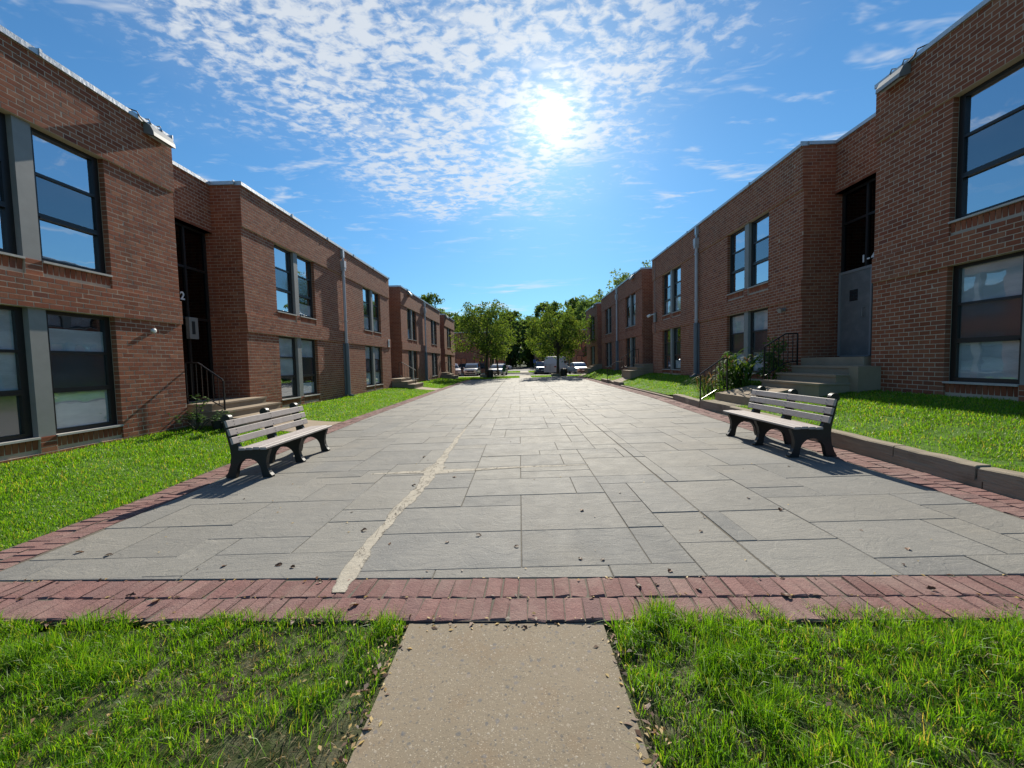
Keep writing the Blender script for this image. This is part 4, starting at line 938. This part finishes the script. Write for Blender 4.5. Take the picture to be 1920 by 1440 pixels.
for k, (x, y, h, w, lab) in enumerate(((-9, 104, 14.5, 11, 'hazy tree in the far wood, leftmost'), (-2.5, 108, 15.2, 11, 'hazy tree in the far wood, left of its dark gap'), (3.5, 122, 14.5, 10, 'dark tree at the gap in the far wood'), (8.5, 106, 16.8, 12, 'hazy tree in the far wood, right of its dark gap'),
        (15.5, 104, 17.0, 12, 'hazy tree in the far wood, third from the right'), (23, 108, 18.0, 13, 'rounded dark tree in the far wood above the van'), (31, 110, 18, 13, 'hazy tree in the far wood behind the conifers'), (-18, 110, 15, 12, 'hazy far tree behind the left blocks'))):
    tree(lab, x, y, 0, h, w, 3, 40 + k, 'tree_leaf_dark' if k % 2 else 'tree_leaf', 60, 120, .42, 0, .05, .3, 'trees of the far wood')
# far wood mass behind
cs = []; rd = []
for i in range(520):
    x = R.uniform(-70, 80); cs.append((x, R.uniform(124, 150), (13.5 + 3 * math.sin(x * .17)) * R.random() ** .8)); rd.append(R.uniform(2.0, 3.2))
for i in range(170): cs.append((R.uniform(-60, 70), R.uniform(125, 130), R.uniform(0, 4.5))); rd.append(R.uniform(1.6, 2.4))
V, q = leaf_cards(cs, rd, 46, .75); V[:, 2] = np.maximum(V[:, 2], -.3); tag(fast_mesh('far_wood', V, q, 'tree_leaf_dark'), 'dark mass of woodland closing the view behind the trees', 'wood', None, 'stuff')
grid_sheet('hill', fl(-400, 400, 30), fl(151, 420, 14), lambda x, y: min(1, (y - 151) / 120) * (13 + 3 * math.sin(x * .03)) * (1 if y > 152 else 0) + 4 * (y > 152), 'wood_ground')

def strap(mb, base, ang, L, w, up, n=7):
    """one long arching leaf"""
    vs = []; dx, dy = math.cos(ang), math.sin(ang)
    for i in range(n + 1):
        t = i / n; r = L * t * .75; z = up * (t * 1.9 - 1.5 * t * t) * L; ww = w * (.35 + 1.3 * t * (1 - t) * 2) * (1 - t ** 4)
        c = Vector(base) + Vector((dx * r, dy * r, z)); s = Vector((-dy, dx, 0)) * ww / 2; vs += [tuple(c - s), tuple(c + s)]
    mb.add(vs, [(2 * i, 2 * i + 1, 2 * i + 3, 2 * i + 2) for i in range(n)])
t = thing('tall_plant', 'tall clump of long green leaves beside the right railing and steps', 'plant', (6.2, 11.6, zright(6.2, 11.6)))
st = MB(); lf = MB(); br = MB()
for i in range(24):
    x, y = R.gauss(0, .27), R.gauss(0, .32); h = R.uniform(.55, 1.2) * math.exp(-(x * x + y * y) * .8); st.tube([(x, y, -.03), (x * 1.08, y * 1.08, h * .5), (x * 1.2, y * 1.2, h)], [.012, .01, .005], 5)
    for q in range(12): strap(lf, (x * (1 + .02 * q), y * (1 + .02 * q), h * (.05 + .085 * q)), R.uniform(0, 6.28), R.uniform(.4, .75), R.uniform(.04, .07), R.uniform(.35, .9), 8)
    if i % 3 == 0:
        for q in range(10): strap(br, (x * 1.2, y * 1.2, h), R.uniform(0, 6.28), R.uniform(.14, .26), .02, R.uniform(.9, 1.3), 4)
st.obj('stems', 'plant_leaf', t); lf.obj('leaves', 'plant_leaf', t); br.obj('seed_heads', 'plant_bronze', t)
t = thing('grassy_plant', 'fine leaved grassy plant at the foot of the tall plant', 'plant', (5.85, 12.3, zright(5.85, 12.3)))
lf = MB()
for i in range(170): strap(lf, (R.gauss(0, .16), R.gauss(0, .2), -.01), R.uniform(0, 6.28), R.uniform(.45, .9), .016, R.uniform(.5, 1.15), 7)
lf.obj('leaves', 'plant_leaf', t); br = MB()
for i in range(26): strap(br, (R.gauss(0, .16), R.gauss(0, .2), .1), R.uniform(0, 6.28), R.uniform(.5, .9), .016, R.uniform(.8, 1.2), 6)
br.obj('seed_heads', 'plant_bronze', t)
t = thing('dark_shrub', 'dark leafy shrub inside the railing of the right entrance steps', 'plant', (7.0, 11.05, .75))
V, q = leaf_cards([(R.gauss(0, .18), R.gauss(0, .15), R.uniform(.15, 1.15)) for _ in range(30)], [.2] * 30, 26, .05); fast_mesh('leaves', V, q, 'tree_leaf_dark', t)
m = MB(); m.tube([(0, 0, -.05), (.02, 0, .5), (0, 0, 1.0)], [.02, .014, .006], 6); m.obj('stem', 'bark', t)
t = thing('small_shrub', 'small leafy shrub at the corner of the nearest left block', 'plant', (-7.0, 8.35, zleft(-7.0, 8.35)))
st = MB(); cs = []
for i in range(9):
    a = R.uniform(0, 6.28); e = (R.gauss(.05, .25), R.gauss(.0, .2), R.uniform(.25, .72)); st.tube([(0, 0, -.02), (e[0] * .4, e[1] * .4, e[2] * .6), e], [.012, .009, .004], 5); cs += [e, (e[0] * .8, e[1] * .8, e[2] * .8), (e[0] * 1.1, e[1], e[2] * 1.05)]
st.obj('stems', 'bark', t); lf = MB()
for c in cs:
    for q in range(9): strap(lf, (c[0] + R.gauss(0, .04), c[1] + R.gauss(0, .04), c[2] + R.gauss(0, .04)), R.uniform(0, 6.28), R.uniform(.07, .13), .05, R.uniform(.1, .5), 4)
lf.obj('leaves', 'plant_leaf', t)
for k, (x, y, lab) in enumerate(((-6.75, 8.62, 'dark plant pot nearer the left steps'), (-6.45, 8.55, 'dark plant pot nearer the left bench'))):
    t = thing('plant_pot', lab, 'pot', (x, y, zleft(x, y) - .01)); m = MB(); m.tube([(0, 0, 0), (0, 0, .2), (0, 0, .22)], [.09, .13, .135], 14); m.obj('pot', 'black_plastic', t)
    lf = MB()
    for q in range(16): strap(lf, (R.gauss(0, .05), R.gauss(0, .05), .2), R.uniform(0, 6.28), R.uniform(.08, .16), .04, R.uniform(.4, 1), 4)
    lf.obj('leaves', 'plant_leaf', t)

# ------------------------------------------------------------------ beyond the court: verge, road, car park
grid_sheet('lawn', fl(-30, 30, 12), fl(Y_END, 44.2, 6), lambda x, y: .015, 'lawn_soil')
walk('walkway', [(.0, Y_END), (1.15, Y_END), (1.15, 44.2), (.0, 44.2)], lambda x, y: .035, 'cement_patch')
walk('pavement', [(-40, 44.2), (40, 44.2), (40, 45.8), (-40, 45.8)], lambda x, y: .04, 'cement_patch')
grid_sheet('road', fl(-60, 60, 4), fl(45.8, 57.5, 3), lambda x, y: -.09, 'asphalt')
grid_sheet('lawn', fl(-60, 60, 4), fl(58.6, 69, 3), lambda x, y: .02, 'lawn_soil')
walk('pavement', [(-40, 57.5), (40, 57.5), (40, 58.7), (-40, 58.7)], lambda x, y: .035, 'cement_patch')
walk('walkway', [(.1, 58.7), (1.4, 58.7), (1.4, 69), (.1, 69)], lambda x, y: .04, 'cement_patch')
grid_sheet('car_park', fl(-60, 60, 4), fl(69, 124, 3), lambda x, y: .03, 'asphalt')
pC = sample(-9, 9, Y_END, 44.1, 260, lambda x, y: (x < -.05) | (x > 1.2), lambda x, y: .015); blades('grass', pC, .06, .03)
pC = sample(-25, 25, 58.8, 69, 60, lambda x, y: (x < .05) | (x > 1.45), lambda x, y: .02); blades('grass', pC, .09, .05)

def wheel(root, x, y, r, w):
    m = MB(); m.tube([(x - w / 2, y, r), (x + w / 2, y, r)], r, 18); o = m.obj('wheel', 'tyre', root)
    m = MB(); s = 1 if x > 0 else -1; m.tube([(x + s * (w / 2 + .001), y, r), (x + s * (w / 2 + .012), y, r)], r * .62, 14); m.obj('rim', 'rim', o)
def loft(st, n=None):
    """st: list of (y, [(x,z)...]) half sections mirrored"""
    mb = MB(); vs = []; k = len(st[0][1])
    for y, sec in st: vs += [(x, y, z) for x, z in sec] + [(-x, y, z) for x, z in reversed(sec)]
    w = 2 * k
    fs = [(i * w + j, i * w + (j + 1) % w, (i + 1) * w + (j + 1) % w, (i + 1) * w + j) for i in range(len(st) - 1) for j in range(w)]
    fs += [tuple(range(w - 1, -1, -1)), tuple(range((len(st) - 1) * w, len(st) * w))]
    return mb.add(vs, fs)
def car(label, loc, rz, paint, kind='suv', group='parked cars'):
    """nose towards local -y"""
    t = thing('parked_car' if kind != 'van' else 'parked_van', label, 'car' if kind != 'van' else 'van', loc, rz, group)
    if kind == 'van': Ln, Wd, hood, roof, belt, r = 5.4, 1.98, 1.15, 2.35, 1.25, .36
    elif kind == 'suv': Ln, Wd, hood, roof, belt, r = 4.5, 1.84, 1.02, 1.68, 1.02, .35
    else: Ln, Wd, hood, roof, belt, r = 4.5, 1.78, .92, 1.46, .90, .32
    a = Ln / 2; w = Wd / 2; g = .22
    def sec(s, zt): return [(w * s * .92, g), (w * s, g + .22), (w * s, zt * .75), (w * s * .96, zt), (w * s * .6, zt + .02)]
    loft([(-a, sec(.86, hood * .72)), (-a + .12, sec(.95, hood * .86)), (-a + .5, sec(1, hood * .95)), (-a + 1.2, sec(1, hood)), (0, sec(1, belt)), (a - .7, sec(1, belt)), (a - .15, sec(.97, belt)), (a, sec(.9, belt * .9))]).obj('body', paint, t, False)
    def cab(s, z): return [(w * s, belt - .02), (w * s * .99, belt + .05), (w * (s - .1) if z > belt + .2 else w * s * .97, z - .06), (w * (s - .16) if z > belt + .2 else w * s * .9, z)]
    f0 = -a + (1.05 if kind != 'van' else .75); f1 = f0 + (.75 if kind != 'van' else .6); b1 = a - (.35 if kind != 'car' else 1.0); b0 = a - (.06 if kind != 'car' else .45)
    loft([(f0, cab(.9, belt + .03)), (f1, cab(.93, roof - .04)), ((f1 + b1) / 2, cab(.95, roof)), (b1, cab(.93, roof - .05)), (b0, cab(.9, belt + .03))]).obj('cabin', paint, t)
    p = MB(); k = .012
    def gl(y0, z0, y1, z1, wa, wb): p.add([(-wa, y0 - k, z0), (wa, y0 - k, z0), (wb, y1 - k, z1), (-wb, y1 - k, z1)], [(0, 1, 2, 3)])
    gl(f0 + .05, belt + .09, f1 - .03, roof - .09, w * .82, w * .72); p.obj('windscreen', 'car_glass', t)
    if kind == 'van': p = MB(); p.box(-.012, .012, a - .02, a + .012, .4, belt); p.obj('door_seam', 'black_plastic', t)
    p = MB(); y0, y1 = b0, b1
    if kind != 'van': p.add([(-w * .78, y0 - .03 + k * 3, belt + .12), (w * .78, y0 - .03 + k * 3, belt + .12), (w * .7, y1 + .03 + k * 3, roof - .12), (-w * .7, y1 + .03 + k * 3, roof - .12)], [(3, 2, 1, 0)]); p.obj('rear_window', 'car_glass', t)
    for s in (-1, 1):
        if kind == 'van':
            p = MB(); p.box(*sorted((s * w * .86, s * w * .97)), f1 - .15, f1 + .75, belt + .1, roof - .65)
        else:
            p = MB(); y0, y1 = f1 - .1, b1 - .1; xx = (s * w * .965, s * w * .86); p.add([(xx[0], y0 - .2, belt + .06), (xx[0], y1 + .15, belt + .06), (xx[1] + s * .035, y1, roof - .1), (xx[1] + s * .035, y0 + .25, roof - .1)], [(0, 1, 2, 3)])
        p.obj('side_window', 'car_glass', t)
        h = MB(); h.cbox(*sorted((s * w * .52, s * w * .84)), -a - .015, -a + .1, hood * .6, hood * .74, .03); h.obj('headlight', 'headlight', t)
        h = MB(); h.cbox(*sorted((s * w * .6, s * w * .86)), a - .1, a + .012, belt * .68, belt * .86, .03); h.obj('tail_light', 'taillight', t)
        h = MB(); h.cbox(*sorted((s * w * .98, s * (w + .17))), f0 + .25, f0 + .4, belt, belt + .14, .03); h.obj('mirror', paint, t)
        for y in (-a + .85, a - .85): wheel(t, s * (w - .11), y, r, .22)
    h = MB(); h.box(-w * .48, w * .48, -a - .012, -a + .06, hood * .52, hood * .68); h.box(-w * .7, w * .7, -a - .012, -a + .08, .28, .42); h.obj('grille', 'black_plastic', t)
    h = MB(); h.box(-.16, .16, -a - .03, -a - .014, .45, .56); h.obj('number_plate', 'sign_white', t)
    return t
car('silver SUV facing the camera, left of the left street tree', (-6.25, 52.2, -.09), 0, 'paint_silver', 'suv')
car('white SUV half hidden by the end of the left block', (-8.9, 51.2, -.09), .35, 'paint_white', 'suv')
car('silver car partly behind the left street tree trunk', (-2.75, 51.0, -.09), -.15, 'paint_silver', 'car')
car('dark blue SUV facing the camera left of the van', (3.05, 55.4, -.09), 0, 'paint_blue', 'suv')
car('white high roofed van behind the right street tree', (5.15, 55.0, -.09), math.pi - .42, 'paint_van', 'van', 'parked vans')
car('pale car glinting in the sun at the right end of the road', (7.5, 50.6, -.09), .12, 'paint_silver', 'car')
car('grey car in the far car park, leftmost', (-10.5, 86, .03), 1.2, 'paint_grey', 'car')
car('white car in the far car park left of the central walk', (-4.0, 88, .03), 1.45, 'paint_white', 'car')
car('dark car in the far car park near the central walk', (-7.0, 90, .03), 1.4, 'paint_dark', 'suv')
car('dark blue car in the far car park right of the central walk', (7.5, 88, .03), 1.5, 'paint_blue', 'car')

def far_block(label, x0, x1, y0, y1, h, wn, sside):
    t = thing('brick_building', label, 'building', ((x0 + x1) / 2, y0, 0), 0, 'brick blocks beyond the road'); cx = t.location.x
    m = MB(); m.box(x0 - cx, x1 - cx, 0, y1 - y0, -.3, h); m.obj('wall', 'far_brick', t)
    m = MB(); m.box(x0 - cx - .06, x1 - cx + .06, -.06, y1 - y0 + .06, h, h + .12); m.obj('roof_edge', 'coping_metal', t)
    n = wn; w = (x1 - x0) / n
    for i in range(n):
        for zz in (.7, 3.5):
            c = x0 - cx + (i + .5) * w; f = MB(); f.box(c - .8, c + .8, -.02, .06, zz, zz + 1.7); o = f.obj('window', 'bronze_frame', t)
            for s in (-1, 1): g = MB(); g.box(c + s * .4 - .34, c + s * .4 + .34, -.032, -.021, zz + .08, zz + 1.62); g.obj('pane', 'car_glass', o)
    if sside:
        for j in range(3):
            for zz in (.7, 3.5): f = MB(); xx = (x1 - cx) if sside > 0 else (x0 - cx); f.box(*sorted((xx - .02, xx + sside * .03)), 2 + j * 4, 3.6 + j * 4, zz, zz + 1.7); f.obj('window', 'car_glass', t)
far_block('shaded brick block beyond the road on the left, behind the silver SUV', -16, -4.6, 60, 74, 6.2, 4, 1)
far_block('shaded brick block beyond the road on the right, behind the white car', 8.2, 18, 60, 74, 6.2, 4, -1)
far_block('small far brick block glimpsed under the right street tree', 3.8, 9.5, 97, 103, 6.0, 3, 0)
far_block('small far brick block glimpsed under the left street tree', -9.5, -3.5, 97, 103, 6.0, 3, 0)

def bin_(label, x, y, z):
    t = thing('litter_bin', label, 'bin', (x, y, z)); m = MB(); m.tube([(0, 0, 0), (0, 0, .06), (0, 0, .72), (0, 0, .74)], [.27, .29, .31, .33], 16); m.obj('drum', 'black_plastic', t)
    for i in range(16): a = i / 16 * 6.283; s = MB(); s.box(-.025, .025, -.01, .01, .08, .70); o = s.obj('slat', 'rail_iron', t); o.location = (.315 * math.cos(a), .315 * math.sin(a), 0); o.rotation_euler = (0, 0, a + math.pi / 2)
    m = MB(); m.tube([(0, 0, .741), (0, 0, .78), (0, 0, .86)], [.335, .32, .15], 16); m.obj('lid', 'black_plastic', t)
bin_('black litter bin at the foot of the left street tree', -3.05, 40.6, .01); bin_('black litter bin at the foot of the right street tree', 4.35, 39.0, .01)
def planter(label, x, y):
    t = thing('tree_planter', label, 'planter', (x, y, .01))
    for k in range(4):
        a = k * math.pi / 2; m = MB(); m.cbox(-.62, .62, -.07, .07, 0, .3, .01); o = m.obj('timber', 'timber', t); o.location = (.56 * math.cos(a), .56 * math.sin(a), .002 * (k % 2)); o.rotation_euler = (0, 0, a + math.pi / 2)
    m = MB(); m.box(-.5, .5, -.5, .5, .05, .22); m.obj('soil', 'joint_soil', t)
planter('low dark timber planter round the right street tree', 3.85, 40.0); planter('low dark timber planter round the left street tree', -3.55, 42.0)
t = thing('post_sign', 'green sign on a thin post left of the central walk', 'sign', (-1.75, 44.0, .01)); m = MB(); m.tube([(0, 0, -.1), (0, 0, 1.2)], .025, 8); m.obj('post', 'rail_iron', t); m = MB(); m.cbox(-.16, .16, -.05, -.03, .55, 1.15, .004); m.obj('panel', 'sign_green', t)
t = thing('post_sign', 'blue sign on a post right of the central walk beyond the road', 'sign', (2.3, 60.0, .02)); m = MB(); m.tube([(0, 0, -.1), (0, 0, 1.9)], .03, 8); m.obj('post', 'rail_iron', t); m = MB(); m.cbox(-.2, .2, -.05, -.035, 1.35, 1.9, .004); m.obj('panel', 'sign_blue', t)

# ------------------------------------------------------------------ fallen leaves
def leaf_mesh(seed):
    r = random.Random(seed); vs = []; n = 6
    for i in range(n + 1):
        t = i / n; w = (.5 * math.sin(math.pi * (.06 + .9 * t)) ** .8) * r.uniform(.6, 1.1); cz = .25 * math.sin(t * 3.1 + r.random()) + .08; cy = t - .5
        vs += [(-w * .7, cy, cz + .35 * w + r.uniform(0, .12)), (0, cy, cz - .06), (w * .7, cy, cz + .30 * w + r.uniform(0, .15))]
    fs = []
    for i in range(n): b = 3 * i; fs += [(b, b + 1, b + 4, b + 3), (b + 1, b + 2, b + 5, b + 4)]
    return MB().add(vs, fs).mesh('leaf', 'dry_leaf', True)
LM = [leaf_mesh(k) for k in range(5)]
def ground_hit(px, py):
    """where a photographed spot lies on the tilted paving"""
    c = Vector((px - 960, 720 - py, 740)); r = Vector((c.dot(vx), c.dot(vy), c.dot(vz))); k = (.06 - H) / (r.z - .015 * r.x); return r.x * k, r.y * k
LEAVES = [(731, 1020), (898, 1004), (968, 1025), (1091, 957), (1088, 1048), (1130, 1050), (1256, 1071), (1314, 996), (838, 1017), (795, 857), (776, 910), (150, 1036), (204, 1041), (420, 1062), (523, 1060), (548, 1064), (245, 1118), (292, 1128),
          (1197, 1099), (1232, 1097), (1310, 1106), (985, 1174), (1110, 1122), (600, 1092), (1474, 1118), (1403, 934), (1462, 956), (1702, 1030), (852, 895), (682, 995), (665, 1135), (1745, 1105)]
for i, (a, b) in enumerate(LEAVES):
    x, y = ground_hit(a, b); o = link('fallen_leaf', LM[i % 5]); s = R.uniform(.035, .066); o.location = (x, y, zp(x) - .001 + (-.012 if y < 2.1 else 0)); o.scale = (s, s, s * .5); o.rotation_euler = (R.gauss(0, .2), R.gauss(0, .2), R.uniform(0, 6.28))
    tag(o, 'curled brown fallen leaf lying on the paving', 'leaf', 'fallen leaves on the paving')
def litter(name, spots, size, m):
    V = []; q = []
    for (x, y, z) in spots:
        a = R.uniform(0, 6.28); s = size * R.uniform(.6, 1.5); c, d = math.cos(a) * s, math.sin(a) * s; t1, t2 = R.uniform(-.3, .5) * s, R.uniform(-.3, .5) * s; b = len(V)
        V += [(x - c, y - d, z + .001), (x + d * .45, y - c * .45, z + max(0, t1) + .002), (x + c, y + d, z + .001), (x - d * .45, y + c * .45, z + max(0, t2) + .003)]; q.append((b, b + 1, b + 2, b + 3))
    return tag(fast_mesh(name, V, q, m), kind='stuff')
sp = []
for i in range(900):
    k = R.random()
    if k < .25: x = R.choice((-.69, .47)) + R.gauss(0, .035); y = R.uniform(1.2, 2.12); z = zp(x) + .006
    elif k < .5: x = R.uniform(-4, 4); y = yf(x) - .46 + R.gauss(0, .03); z = zp(x) + .004
    elif k < .62: x = R.uniform(-4, 4); y = yf(x) - R.choice((.01, .22)) + R.gauss(0, .012); z = zp(x) + .003
    elif k < .75: y = R.uniform(2.5, 9); x = interp(E_LO, y) + R.gauss(-.01, .03); z = zp(x) + .006
    elif k < .85: x = R.uniform(-4, 4.3); y = R.uniform(2.6, 9); z = zp(x) + .003
    else: x = R.choice((-1, 1)) * R.uniform(.78, 3); y = R.uniform(1.2, 2.1); z = zp(x) + .02
    if y < yf(x) - .45 and -.7 < x < .5: z = zp(x) - .0115
    sp.append((x, y, z))
litter('leaf_litter', sp[:600], .011, 'yellow_leaf'); litter('leaf_litter', sp[600:], .016, 'dry_leaf')
